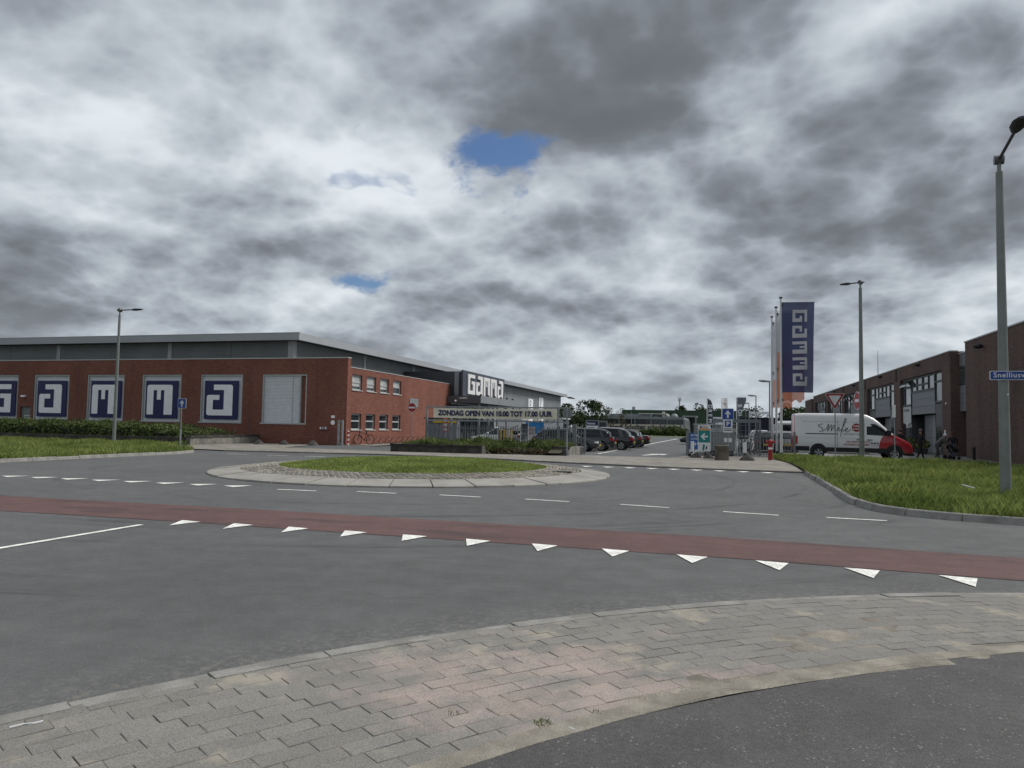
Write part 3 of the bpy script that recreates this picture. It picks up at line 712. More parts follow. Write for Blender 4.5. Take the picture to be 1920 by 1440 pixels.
# main hall: cladding panels, posts, roof edge
YC, XC = 47.6, -29.8
x = -29.8 - .85; cols = []
B().box(-29.78 - .5, XC, YC - .03, YC + .4, 5.42, 7.6).obj('cladding_post', M_COL, store)
px_ = [-30.3, -35.1, -40.4, -40.8, -45.6, -51.1, -51.5, -56.3, -61.8, -62.2, -69]
for a_, c_ in zip(px_[:-1], px_[1:]):
    post = abs(a_ - c_) < 1.2
    B().box(c_ + .02, a_ - .02, YC - (.03 if post else 0), YC + .35, 5.42, 7.6).obj('cladding_post' if post else 'cladding_panel', M_COL if post else M_CLAD, store)
B().box(-69, XC - .05, YC + .02, YC + .3, 5.42, 7.6).obj('cladding_backing', M_DARK, store)
ys = [48.0, 53.2, 58.7, 59.1, 64.3, 69.6, 70.0, 75.0, 80.4, 80.8]
for a_, c_ in zip(ys[:-1], ys[1:]):
    post = c_ - a_ < 1.0
    B().box(XC - .35, XC + (.03 if post else 0), a_ + .02, c_ - .02, 5.42, 7.6).obj('cladding_post' if post else 'cladding_panel', M_COL if post else M_CLAD, store)
y = 80.8
while y < 143.5:
    B().box(XC - .35, XC, y + .03, min(y + 3.9, 144), 0, 7.6).obj('cladding_panel', M_CLADV, store); y += 3.95
B().box(-69, XC - .36, YC + .36, 144, 0, 7.55).obj('hall_core', M_DARK, store)
r = B(); XF, YFa = -28.8, 46.62
r.box(-70.5, XF - .12, YFa + .12, 145.4, 7.62, 7.92); r.obj('roof', M_ROOF, store)
B().box(-70.5, XF - .16, YFa + .16, 145, 7.50, 7.615).obj('soffit', M_DARK, store)
f = B(); f.box(-71, XF, YFa, YFa + .12, 7.48, 8.0); f.box(XF - .12, XF, YFa + .122, 145.5, 7.48, 8.0)
f.obj('fascia', M_FASCIA, store)
B().box(-71, XF + .02, YFa - .02, YFa + .16, 8.0, 8.03).obj('fascia_cap', M_COPE, store)
for k in range(4): B().tube([(-28.75 + .2 * k, 144.6 + .3 * k, 7.5), (-28.2 + .3 * k, 144.8 + .3 * k, 7.15)], .09, 6).obj('floodlight', M_BLACK, store)
# entrance: tower, sign, canopy, glazing
b = B(); b.box(-29.7, -23.62, 67.25, 81.2, 4.37, 6.75); b.obj('entrance_tower', M_DARK, store)
B().box(-24.40, -23.95, 67.16, 67.24, 4.40, 6.72).obj('tower_post', M_CLADV, store)
s_ = B(); s_.box(-23.61, -23.45, 66.9, 81.3, 4.38, 6.86); sg = s_.obj('store_sign', mat('slate_sheet', (.055, .062, .085), rough=.5), store)
for k, ch in enumerate('Gamma'):
    g = B(); hh = 1.95 if k < 2 else 1.95; g.prism(glyph(ch, 2.15, hh), face_xp(-23.44, 68.15 + 2.52 * k, 4.62), 0, .12)
    g.obj('letter', mat('white_letter', (.74, .74, .73), rough=.5), sg)
c_ = B(); c_.box(-24.78, -21.45, 66.3, 82.0, 3.66, 4.33); cn = c_.obj('canopy', mat('canopy_sheet', (.10, .105, .115), rough=.5, metal=.2), store)
B().box(-21.44, -21.40, 66.3, 82.0, 3.68, 4.36).obj('canopy_edge', M_CLADV, cn)
t_ = B(); put_text(t_, face_y(-23.55, 66.29, 4.06), 'GAMMA', .22, bold=.006); t_.obj('lettering', M_WHITE, cn)
B().sphere((-23.9, 66.2, 3.85), .11, 8, 5).obj('camera_dome', M_WHITE, cn)
for k in range(6): B().sphere((-21.9, 67.8 + 2.3 * k, 4.46), .14, 8, 5).obj('spotlight', M_BLACK, cn)
for k in range(6): B().box(-21.75, -21.6, 66.6 + 3.0 * k, 66.75 + 3.0 * k, 0, 3.65).obj('canopy_post', M_CLADV, store)
B().box(-25.0, -24.9, 67.3, 82, 0, 3.65).obj('entrance_glazing', M_GLASS, store)
for k in range(8): B().box(-24.88, -24.80, 67.5 + 2.05 * k, 67.6 + 2.05 * k, 0, 3.64).obj('mullion', M_CLADV, store)
B().box(XC + .02, XC + .06, 83, 86.6, .2, 3.2).obj('poster_board', mat('blue_poster', (.03, .13, .32), rough=.5), store)
for y0, z0 in ((117.5, .9), (125, 1.4)):
    pb = B().box(XC + .03, XC + .08, y0, y0 + 3.2, z0 + .4, z0 + 5.2).obj('wall_banner', M_WHITE, store)
    b = B()
    for k, ch in enumerate('OPEN'): put_text(b, face_xp(XC + .085, y0 + .7, z0 + 4.0 - 1.1 * k), ch, 1.3, bold=.02, d=.01)
    b.obj('lettering', M_NAVY, pb)
for x in (-48.05, -43.0, -32.6, -27.2): B().box(x - .012, x + .012, YF - .004, YF + .02, .05, 6.11).obj('expansion_joint', M_DARK, store)
# little things on the front wall
B().box(-25.98, -25.70, YF - .02, YF, 1.92, 2.10).obj('wall_sign', M_WHITE, store)
B().prism(arc(0, 0, .16, 0, 345, 15), face_y(-25.84, YF, 1.60), 0, .025).obj('wall_sign', M_WHITE, store)
for k in range(3): B().box(-26.78 + .2 * k, -26.70 + .2 * k, YF - .12, YF, 1.12, 1.28).obj('fill_valve', M_WHITE if k != 1 else M_COPE, store)
B().box(-26.9, -26.1, YF - .03, YF, 1.0, 1.10).obj('valve_plate', mat('dark_red_plate', (.12, .03, .03)), store)
B().box(XS - .02, XS + .03, 57.4, 59.2, 3.05, 3.75).obj('wall_plate', M_CLADV, store)

# ================================================================ the row of units on the right
M_BROWN = brick_mat('brown_brick', (.125, .080, .070), (.100, .066, .058), (.10, .078, .070), stain=.22)
M_FRM = mat('dark_frame', (.040, .044, .045), rough=.5)
M_DOOR = mat('grey_door_panel', (.175, .185, .205), rough=.5, metal=.15, var=.06)
M_SKYGL = glass_mat('unit_glass', (.09, .11, .11), rough=.04)
XR = 15.5
units = thing('unit_building', 'long row of dark brown brick workshop units with tall windows behind the white van', 'workshop row', (XR, 57, 0))
unit_y = [58.9, 73.7, 88.2, 102.7, 116.7]            # near end of each opening, 12.4 m wide
piers = [56.9] + [v for u in unit_y for v in (u, u + 12.4)] + [131.4]
b = B()
b.box(XR, XR + .45, 56.9, 131.4, 6.10, 7.22)
for a_, c_ in zip(piers[::2], piers[1::2]): b.box(XR, XR + .45, a_, c_, 0, 6.10)
b.box(XR + .45, 28, 56.9, 57.3, 0, 7.22)
b.obj('brick_wall', M_BROWN, units)
B().box(XR - .04, XR + .5, 56.86, 131.5, 7.22, 7.29).obj('coping', M_COPE, units)
B().box(XR + .5, 28, 57.3, 131.4, 6.9, 7.0).obj('roof', M_ROOF, units)
B().box(XR + 1.6, XR + 1.8, 57.3, 131.4, 0, 6.9).obj('unit_core', M_DARK, units)
M_SHOP = mat('shop_sign', (.50, .51, .52), rough=.5)
for ui, y0 in enumerate(unit_y):
    xg = XR + .22; y1 = y0 + 12.4
    fr = B(); t_ = .10
    def frame(ya, yb, za, zb, vs=(), hs=()):
        fr.box(xg - .06, xg + .08, ya, ya + t_, za, zb); fr.box(xg - .06, xg + .08, yb - t_, yb, za, zb)
        fr.box(xg - .06, xg + .08, ya + t_, yb - t_, za, za + t_ * 1.5); fr.box(xg - .06, xg + .08, ya + t_, yb - t_, zb - t_, zb)
        for v in vs: fr.box(xg - .05, xg + .07, v - t_ / 2, v + t_ / 2, za + t_ * 1.5, zb - t_)
        for (h, va, vb) in hs: fr.box(xg - .055, xg + .065, va, vb, h - .07, h + .07)
    yN0, yN1, yF0, yF1 = y0, y0 + 2.5, y1 - 3.0, y1
    frame(yN0, yN1, 3.80, 6.08, (y0 + .62,), ((5.38, y0 + .67, yN1 - t_),))
    frame(yF0, yF1, 3.80, 6.08, (y1 - .75,), ((5.38, yF0 + t_, y1 - .8),))
    m0, m1 = yN1 + .02, yF0 - .02; mm = (m0 + m1) / 2
    frame(m0, mm - .01, 4.84, 6.06, (m0 + 1.75,), ((5.42, m0 + 1.8, mm - .11),))
    frame(mm + .01, m1, 4.84, 6.06, (mm + 1.75,), ((5.42, mm + .11, mm + 1.7),))
    win = fr.obj('window', M_FRM, units)
    def pane(ya, yb, za, zb, m=M_SKYGL, tilt=0.0):
        B().add([(xg + .02, ya, za), (xg + .02, yb, za), (xg + .02 - tilt, yb, zb), (xg + .02 - tilt, ya, zb)], [(0, 1, 2, 3)]).obj('pane', m, win)
    for ya, yb, za, zb in ((y0 + .1, y0 + .57, 3.95, 5.98), (y0 + .67, yN1 - .1, 3.95, 5.31), (y0 + .67, yN1 - .1, 5.45, 5.98),
                           (y1 - .70, y1 - .1, 3.95, 5.98), (yF0 + .1, y1 - .8, 3.95, 5.31), (yF0 + .1, y1 - .8, 5.45, 5.98),
                           (m0 + .1, m0 + 1.7, 5.0, 5.95), (m0 + 1.8, mm - .11, 5.0, 5.35), (m0 + 1.8, mm - .11, 5.49, 5.95),
                           (mm + .11, mm + 1.7, 5.0, 5.35), (mm + .11, mm + 1.7, 5.49, 5.95), (mm + 1.8, m1 - .1, 5.0, 5.95)): pane(ya, yb, za, zb)
    # an awning light standing open
    if ui in (0, 2): B().add([(xg - .5, yF0 + .12, 5.42), (xg - .5, y1 - .82, 5.42), (xg - .06, y1 - .82, 5.96), (xg - .06, yF0 + .12, 5.96)], [(0, 1, 2, 3)]).obj('open_light', M_SKYGL, win)
    # closed panel over the loading door, the door below stands back
    for k in range(3): B().box(xg, xg + .06, m0 + .05, m1 - .05, 3.05 + .6 * k + .012, 3.05 + .6 * (k + 1) - .004).obj('door_panel', M_DOOR, units)
    B().box(XR + 1.2, XR + 1.55, m1 - .9, m1 + .3, 0, 3.0).obj('recess_wall', M_DARK, units)
    for ya, yb in ((m0 + .2, m0 + 2.3), (m0 + 3.2, m1 - .9)):
        for k in range(5): B().box(XR + .95, XR + 1.02, ya, yb, .6 * k + .012, .6 * k + .596).obj('loading_door', M_DOOR, units)
    B().box(XR + .8, XR + 1.02, m0 + 2.34, m0 + 3.14, 0, 3.0).obj('door_jamb', M_CLADV, units)
    # near and far shop fronts
    B().box(xg, xg + .06, yN0 + .05, yN1 - .05, 2.15, 3.74).obj('spandrel_panel', mat('charcoal_panel', (.075, .08, .085), rough=.5), units)
    sf = B().box(xg - .03, xg + .06, yN0 + .05, yN1 - .05, 2.0, 2.14).obj('shopfront', M_FRM, units)
    for ya, yb in ((yN0 + .1, yN0 + .7), (yN0 + .85, yN1 - .1)): B().box(xg, xg + .02, ya, yb, .12, 1.98).obj('pane', M_GLASS, sf)
    B().box(xg - .03, xg + .05, yN0 + .71, yN0 + .84, 0, 1.98).obj('mullion', M_FRM, sf)
    sf2 = B().box(xg - .03, xg + .06, yF0 + .05, yF1 - .05, 2.3, 2.44).obj('shopfront', M_FRM, units)
    B().box(xg, xg + .02, yF0 + .1, yF1 - .1, .12, 2.28).obj('pane', M_GLASS, sf2)
    if ui == 0:
        sgn = B().prism(rounded([(0, 0), (0, 1.35), (2.7, 1.35), (2.7, 0), (1.9, -.12), (1.35, -.30), (.8, -.12)], .2), face_xn(xg - .02, yF1 - .15, 2.42), 0, .02).obj('shop_sign', M_SHOP, units)
        q = B(); put_text(q, face_xn(xg - .045, yF1 - .42, 3.35), 'DE TRAPPERS', .32, bold=.004); q.obj('lettering', M_FRM, sgn)
    else:
        B().box(xg, xg + .06, yF0 + .05, yF1 - .05, 2.45, 3.74).obj('spandrel_panel', MATS['charcoal_panel'], units)
        if ui == 1:
            q = B()
            for k in range(3): q.sphere((xg - .02, y0 + .8 + .55 * k, 2.95 + .2 * (k % 2)), .26, 8, 5, (.1, 1, 1))
            q.obj('shop_sign', mat('pale_motif', (.28, .30, .31)), units)
for y0 in (64.6, 78.5, 92.8, 107.5): B().sphere((XR - .22, y0, 6.93), .17, 8, 5, (1.2, 1, .8)).obj('floodlight', M_BLACK, units)
for y0 in (72.6, 86.9, 101.2): B().tube([(XR - .05, y0, 6.1), (XR - .05, y0, 7.2)], .04, 6).obj('downpipe', M_FRM, units)
B().box(XR - .03, XR, 57.9, 58.05, 3.6, 3.75).obj('house_number', M_WHITE, units)
B().box(XR - .06, XR, 58.1, 58.25, 1.55, 1.8).obj('doorbell', M_WHITE, units)
low = thing('annex_building', 'low dark brick end block beyond the far end of the brown workshop row', 'annex', (XR, 131.6, 0))
B().box(XR - .0, 26, 133.4, 143.2, 0, 6.9).obj('brick_wall', M_BROWN, low)
B().box(XR + 1.2, 26, 131.5, 133.4, 0, 6.7).obj('link_wall', M_DARK, low)
B().box(XR - .05, 26, 133.35, 143.3, 6.9, 6.96).obj('coping', M_COPE, low)
B().tube([(XR + 3, 96, 7.0), (XR + 3, 96, 11.2)], [.05, .02], 6).obj('aerial', M_DARK, units)
# nearer block with the higher roof, and the recessed bay between
near = thing('brick_hall', 'tall windowless dark brown brick block nearest the camera at the right edge', 'brick hall', (XR, 53.7, 0))
B().box(XR, 40, 30.2, 53.7, 0, 7.46).obj('brick_wall', M_BROWN, near)
B().box(XR - .05, 40, 30.1, 53.75, 7.46, 7.54).obj('coping', M_COPE, near)
B().sphere((XR - .3, 50.2, 6.85), .22, 8, 5, (1.3, 1, .7)).obj('floodlight', M_BLACK, near)
bay = thing('loading_bay', 'recessed grey loading bay between the brick block and the workshop row', 'loading bay', (XR + .5, 55.3, 0))
xb = XR + .55
for z0, z1, n in ((6.14, 7.0, 1), (3.08, 4.86, 3)):
    for k in range(n):
        h = (z1 - z0) / n; B().box(xb, xb + .08, 53.75, 56.85, z0 + h * k + .012, z0 + h * (k + 1) - .004).obj('wall_panel', M_DOOR, bay)
f = B(); f.box(xb - .02, xb + .08, 53.75, 56.85, 4.9, 5.02); f.box(xb - .02, xb + .08, 53.75, 56.85, 6.02, 6.12); f.box(xb - .02, xb + .06, 54.6, 54.72, 5.02, 6.02); f.box(xb - .02, xb + .06, 55.5, 55.62, 5.02, 6.02); f.box(xb - .015, xb + .05, 54.72, 55.5, 5.45, 5.57)
wn_ = f.obj('window', M_FRM, bay)
for ya, yb, za, zb in ((53.8, 54.58, 5.03, 6.0), (54.73, 55.49, 5.03, 5.44), (54.73, 55.49, 5.58, 6.0), (55.63, 56.8, 5.03, 6.0)): B().box(xb + .02, xb + .035, ya, yb, za, zb).obj('pane', M_SKYGL, wn_)
for k in range(5): B().box(xb + .5, xb + .56, 53.76, 55.5, .6 * k + .012, .6 * k + .596).obj('loading_door', M_DOOR, bay)
B().box(xb + .55, xb + .8, 53.76, 56.85, 0, 3.07).obj('recess_wall', M_DARK, bay)
B().box(xb - .05, 28, 53.74, 56.86, 7.01, 7.08).obj('coping', M_COPE, bay)
b_ = thing('bollard', 'short dark steel post beside the wall of the tall brick block', 'bollard', (14.7, 49.6, 0))
B().tube([(14.7, 49.6, 0), (14.7, 49.6, .78)], .085, 10).obj('post', M_BLACK, b_); B().tube([(14.7, 49.6, .78), (14.7, 49.6, .82)], [.095, .07], 10).obj('cap', M_DARK, b_)

# ================================================================ hedge, planters
M_HEDGE = leaf_mat('hedge_leaf', (.060, .090, .026), (.125, .155, .052), rand=.45, trans=.25, scale=1.6)
M_WEED = leaf_mat('weed_leaf', (.085, .12, .034), (.165, .195, .068), rand=.45, trans=.3, scale=1.4)
M_HSHADE = mat('hedge_inner_shade', (.022, .026, .014), rough=1, var=.4)
M_WALL = mat('planter_concrete', (.19, .182, .165), rough=.95, var=.35, scale=1.6, fine=.2, fscale=30, bump=.012, bscale=14)
M_WALLD = mat('planter_cap', (.060, .057, .050), rough=.95, var=.4, scale=2.2, fine=.3, fscale=25)
hedge = thing('hedge', 'long low dark green hedge below the letter panels of the red store', 'hedge', (-48, 41, 0))
def hedge_top(x): return np.interp(x, [-70, -44, -40, -37, -34.5, -33, -32.2], [1.26, 1.24, 1.20, 1.12, 1.0, .90, .68])
core = B(); xs_ = np.linspace(-70, -32.3, 60)
core.loft([[(x, 39.9, .1), (x, 39.75, hedge_top(x) * .75), (x, 40.3, hedge_top(x) - .22), (x, 44.6, hedge_top(x) - .2), (x, 44.8, .1)] for x in xs_])
core.obj('dark_core', M_HSHADE, hedge)  # solid dark filling: shade inside the hedge put into its colour
n = 60000; hx = nrng.uniform(-70, -32.1, n); ht = hedge_top(hx)
bl = .16 * np.sin(hx * 1.7) + .12 * np.sin(hx * 4.1 + 1) + .1 * np.sin(hx * 9.3)
t_ = nrng.uniform(0, 1, n); fr_ = t_ < .5
hz_ = np.where(fr_, nrng.uniform(.08, 1, n) ** .8 * (ht + bl * .5), ht + bl * .6 + nrng.normal(0, .06, n))
hy = np.where(fr_, 39.72 + nrng.normal(0, .10, n) + .30 * (hz_ / ht) ** 2 - bl * .5, 39.9 + nrng.uniform(0, 1, n) ** 1.4 * 4.6)
hz_ = np.where(~fr_, hz_ + .10 * np.sin(hy * 2.7 + hx), hz_)
V, F = leaf_quads(np.c_[hx, hy, hz_], .13)
mesh_np('foliage', V, F, M_HEDGE, hedge).location = -Vector(hedge.location)
pw = thing('planter_wall', 'low cracked concrete planter wall round the right end of the long hedge', 'planter wall', (-31.7, 42, 0))
for k, (ya, yb) in enumerate(((39.25, 41.5), (41.52, 43.7), (43.72, 46.4))):
    B().box(-31.98, -31.68, ya, yb, 0, .50 + .02 * k).obj('wall_block', M_WALL, pw)
    B().box(-32.03, -31.63, ya + .01, yb - .01, .505 + .02 * k, .62 + .02 * k).obj('cap_stone', M_WALLD, pw)
for k in range(9): B().box(-31.7 - 2.2 * k - 2.18, -31.7 - 2.2 * k - .30 * (k == 0), 39.22, 39.5, 0, .52).obj('wall_block', M_WALLD, pw)
# planter before the fence
pm = thing('planter', 'long dark walled planter overgrown with grass between the roundabout and the fence', 'planter', (-12.6, 40, 0))
for k in range(3):
    x0 = -17.5 + 1.78 * k
    B().box(x0, x0 + 1.765, 38.0 + .02 * k, 38.28 + .02 * k, 0, .36).obj('wall_block', M_WALLD, pm)
    B().box(x0 - .03, x0 + 1.775, 37.96 + .02 * k, 38.32 + .02 * k, .362, .50).obj('cap_stone', mat('black_cap', (.030, .029, .026), rough=.9, var=.4, scale=3), pm)
B().box(-17.5, -17.22, 38.3, 43.6, 0, .48).obj('wall_block', M_WALLD, pm)
B().add([(-12.13, 37.98, .5), (-12.05, 37.98, .5), (-11.95, 37.95, .02), (-12.13, 37.95, .02)], [(0, 1, 2, 3)]).add([(-12.13, 38.2, .5), (-12.05, 38.2, .5), (-11.95, 38.2, .02), (-12.13, 38.2, .02)], [(0, 1, 2, 3)]).obj('broken_edge', M_SLAB, pm)
B().box(-11.6, -9.95, 39.0, 39.3, 0, .34).obj('wall_block', M_WALL, pm); B().box(-11.6, -10.3, 38.97, 39.32, .342, .40).obj('cap_stone', M_SLAB, pm)
B().box(-8.75, -7.72, 39.5, 39.8, 0, .40).obj('wall_block', M_WALL, pm); B().box(-8.8, -7.66, 39.46, 39.86, .402, .50).obj('cap_stone', M_WALLD, pm)
B().box(-8.0, -7.72, 39.8, 43.8, 0, .45).obj('wall_block', M_WALL, pm)
soil = [[(x, y, .30 + .10 * math.sin(x * 1.3) * math.sin(y * 1.1) + (.12 if y > 39 else -.02) - (.28 if -12 < x < -9 and y < 39.4 else 0)) for x in np.linspace(-17.25, -8.0, 28)] for y in (38.3, 38.9, 39.6, 41, 43.7)]
B().loft(soil, closed=False, caps=False).obj('soil', M_SOIL, pm)
wp = [(-17.3, 38.25), (-12.1, 38.25), (-11.9, 38.5), (-8.9, 39.2), (-8.0, 39.9), (-8.0, 43.8), (-17.3, 43.8)]
wz = lambda px, py: .36 + .1 * np.sin(px * 1.3) * np.sin(py * 1.1) - np.where((px > -12) & (px < -9) & (py < 39.5), .2, 0)
w_ = blades('weeds', wp, 500, .12, .50, .035, 0, M_WEED, lean=.8, zfun=wz, kind='stuff', parent=pm); w_.location = -Vector(pm.location)
def bush_leaves(c, r, n, size, sq=.8):
    d = nrng.normal(size=(n, 3)); d /= np.linalg.norm(d, axis=1)[:, None]; rr = r * nrng.uniform(.35, 1, n) ** .5
    P_ = np.array(c) + d * rr[:, None] * np.array([1, 1, sq]); return P_[P_[:, 2] > .03]
C = np.concatenate([bush_leaves(c, r, 700, .1) for c, r in (((-13.1, 40.6, .62), .42), ((-11.2, 39.6, .5), .55), ((-10.6, 39.4, .35), .5), ((-9.7, 39.9, .5), .5), ((-9.2, 39.5, .3), .45), ((-8.6, 40.6, .55), .45), ((-11.8, 39.0, .3), .4), ((-15.5, 41, .5), .4))])
V, F = leaf_quads(C, .12); mesh_np('shrub_foliage', V, F, M_HEDGE, pm).location = -Vector(pm.location)
C = np.concatenate([bush_leaves((x, 38.9 + .25 * math.sin(x * 3), .16), .32, 160, .08) for x in np.linspace(-11.9, -8.9, 14)])
V, F = leaf_quads(C, .09); mesh_np('dry_foliage', V, F, leaf_mat('dry_leaf', (.075, .055, .030), (.10, .085, .045), rand=.4, trans=.1), pm).location = -Vector(pm.location)

# ================================================================ fence, banner frame, banner
M_GALV = mat('galvanised_steel', (.27, .29, .305), rough=.5, metal=.35, var=.10, scale=4)
M_FENCE = mat('fence_paint', (.175, .19, .20), rough=.5, metal=.2, var=.08)
def bar_fence(name, label, x0, x1, y, zt, step, zb=.12, posts=(), gap=None, y1=None):
    y1 = y if y1 is None else y1
    f = thing(name, label, 'fence', ((x0 + x1) / 2, y, 0), group='steel bar fences round the car park'); off = Vector(f.location)
    L = x1 - x0; yy = lambda x: y + (y1 - y) * (x - x0) / L
    me = bpy.data.meshes.new('bar'); q = B().box(-.018, .018, -.012, .012, zb, zt); me.from_pydata(q.v, [], q.f); me.materials.append(M_FENCE)
    k = 0; x = x0
    while x < x1:
        o = bpy.data.objects.new('bar', me); COL.objects.link(o); o.parent = f; o.location = (x - off.x, yy(x) - off.y, 0); x += step
    for z in (zb + .08, zt - .22): B().add([(x0, y - .024, z), (x1, y1 - .024, z), (x1, y1 + .024, z), (x0, y + .024, z), (x0, y - .024, z + .045), (x1, y1 - .024, z + .045), (x1, y1 + .024, z + .045), (x0, y + .024, z + .045)], [(0, 3, 2, 1), (4, 5, 6, 7), (0, 1, 5, 4), (1, 2, 6, 5), (2, 3, 7, 6), (3, 0, 4, 7)]).obj('rail', M_FENCE, f)
    for x, w_, h in posts: B().box(x - w_, x + w_, yy(x) - w_, yy(x) + w_, 0, h).obj('post', M_FENCE, f)
    return f
bar_fence('bar_fence', 'grey steel bar fence behind the overgrown planter in front of the store entrance', -17.85, -8.1, 44.1, 1.58, .155, posts=((-17.8, .05, 1.9), (-14.3, .035, 1.6), (-9.2, .035, 1.6)))
bar_fence('bar_fence', 'short end of grey bar fence beside the car park entry, left of the opening', -8.75, -7.45, 43.6, 1.42, .165, zb=.55, posts=((-8.12, .085, 1.75), (-7.55, .05, 1.45)))
bar_fence('bar_fence', 'grey steel bar fence around the bicycle cage on the right of the entry', -1.55, 4.3, 43.9, 1.40, .165, posts=((-1.6, .09, 1.5), (1.25, .03, 1.4), (4.25, .06, 1.5)), y1=44.6)
sg_ = thing('sliding_gate', 'folded steel gate leaf on the ground beside the left end of the car park entry', 'gate', (-8.0, 43.2, 0))
for z in (.06, .22, .36): B().tube([(-8.9, 43.2, z), (-7.5, 43.25, z)], .03, 6).obj('rail', M_GALV, sg_)
for x in (-8.8, -8.2, -7.6): B().tube([(x, 43.2, 0), (x, 43.2, .4)], .025, 6).obj('upright', M_GALV, sg_)

bf = thing('banner_stand', 'tall galvanised tube frame standing over the fence and holding the Sunday opening banner', 'banner frame', (-13.6, 44.3, 0))
for z in (1.82, 2.68): B().box(-17.95, -8.75, 44.24, 44.34, z, z + .09).obj('rail', M_GALV, bf)
for x in (-17.95, -8.84): B().box(x, x + .09, 44.24, 44.34, 1.911, 2.679).obj('upright', M_GALV, bf)
for x in (-16.3, -12.65, -9.35): B().box(x - .055, x + .055, 44.36, 44.47, 0, 2.75).obj('post', M_GALV, bf)
for k in range(16):
    x = -17.2 + .5 * k
    B().tube([(x, 44.26, 2.62), (x + .12 * (-1) ** k, 44.22, 2.70)], .008, 4).obj('tie', M_BLACK, bf)
for x in (-10.6, -10.2, -9.8): B().tube([(x - .3, 44.18, 1.98), (x - .1, 44.16, 1.72), (x + .15, 44.16, 1.80), (x + .28, 44.18, 2.0)], .014, 4).obj('loose_strap', M_BLACK, bf)
bn = B(); rows = []
for i in range(41):
    x = -17.42 + (8.06) * i / 40; s = .03 * math.sin(i * .9) + .02 * math.sin(i * 2.3)
    rows.append([(x, 44.19 + s * (1 - abs(2 * k / 4 - 1)) + .0, 2.03 + .615 * k / 4 - .025 * math.sin(math.pi * i / 40)) for k in range(5)])
bn.loft(rows, closed=False, caps=False)
banner = tag(bn.obj('banner', mat('cream_canvas', (.80, .75, .60), rough=.75, var=.08, scale=1.2), smooth=True), 'long cream banner lettered Zondag open van 10.00 tot 17.00 uur', 'banner')
vs, fs = text('ZONDAG OPEN VAN 10.00 TOT 17.00 UUR', .44, bold=.02, sx=.80)
wid = max(v[0] for v in vs); kx = 7.42 / wid
tb = B(); tb.add([(-17.08 + u * kx, 44.135 + .01 * math.sin(u), 2.20 + v - .025 * math.sin(math.pi * (u * kx) / 8)) for u, v in vs], fs)
tb.obj('lettering', M_NAVY, banner)

# ================================================================ lamps
M_POLE = mat('lamp_pole_paint', (.20, .215, .205), rough=.5, metal=.2, var=.10, scale=3)
def street_lamp(name, label, loc, H, head_dir, r0=.105, r1=.075, armlen=2.0, hang=None, grp='street lamps with a flat head'):
    t = thing(name, label, 'street lamp', loc, group=grp)
    ww = dict(world=False)
    B().tube([(0, 0, 0), (0, 0, H * .32), (0, 0, H - .30)], [r0, r0 * .68 + r1 * .32, r1], 14).obj('pole', M_POLE, t, smooth=True, **ww)
    B().tube([(0, 0, H - .31), (0, 0, H - .02)], r1 * .6, 10).obj('spigot', M_POLE, t, smooth=True, **ww)
    d = Vector(head_dir).normalized(); s = Vector((-d.y, d.x, 0)).normalized(); c = Vector((0, 0, H))
    B().tube([c - s * .10, c + s * .10], .115, 14).obj('joint', mat('lamp_joint', (.12, .125, .125), rough=.5, metal=.2), t, smooth=True, **ww)
    B().tube([c - d * .22, c + d * (armlen * .52)], .035, 8).obj('arm', M_DARK, t, smooth=True, **ww)
    h0 = c + d * (armlen * .5); up = s.cross(d) * (-1 if s.cross(d).z < 0 else 1)
    L = min(.80, armlen * .5); rings = []
    for q, wdt, th in ((0, .05, .05), (.12, .10, .07), (.4, .16, .075), (.8, .16, .05), (1.0, .09, .03)):
        p = h0 + d * (L * q); rings.append([p + s * (wdt * math.cos(a)) + up * (th * math.sin(a)) for a in [k * math.pi / 5 for k in range(10)]])
    B().loft(rings).obj('lamp_head', M_DARK, t, smooth=True, **ww)
    return t
street_lamp('street_lamp', 'tall grey street lamp standing in the grass before the middle letter panel', (-36.3, 38.0, 0), 8.45, (1, -.05, .0), r0=.115, r1=.07, armlen=1.95)
street_lamp('street_lamp', 'tall grey street lamp rising in front of the white van', (7.55, 43.5, 0), 9.72, (-.83, .55, .02), r0=.13, r1=.085, armlen=1.1)
lr = street_lamp('street_lamp', 'nearest grey lamp pole at the right edge carrying the blue street name plate', (6.64, 20.2, 0), 8.28, (-.14, -.98, .03), r0=.128, r1=.078, armlen=3.4)
sp_ = thing('street_name_sign', 'blue street name plate clamped to the nearest lamp pole', 'street sign', (6.9, 20.06, 3.0))
def plate(w_, h, fn, d0, d1, r=.03, b=None): return (b or B()).prism(rounded([(0, 0, 1), (w_, 0, 1), (w_, h, 1), (0, h, 1)], r), fn, d0, d1)
M_BLUE = mat('sign_blue', (.015, .055, .26), rough=.35, var=.04)
M_SWHITE = mat('sign_white', (.66, .67, .68), rough=.4, var=.04)
M_SRED = mat('sign_red', (.30, .018, .022), rough=.4, var=.05)
plate(1.46, .215, face_y(6.30, 20.06, 2.885), 0, .02).obj('border', M_SWHITE, sp_)
plate(1.43, .187, face_y(6.315, 20.06, 2.899), .02, .024).obj('plate', M_BLUE, sp_)
q = B(); put_text(q, face_y(6.375, 20.06, 2.945), 'Snelliusweg', .172, d=.027, bold=.002, spacing=1.1); q.obj('lettering', M_SWHITE, sp_)
B().tube([(6.64, 20.19, 2.94), (6.64, 20.19, 3.04)], .125, 12).obj('clamp', M_GALV, sp_)
st_ = thing('number_sticker', 'small white number sticker on the nearest lamp pole', 'sticker', (6.64, 20.09, 2.54))
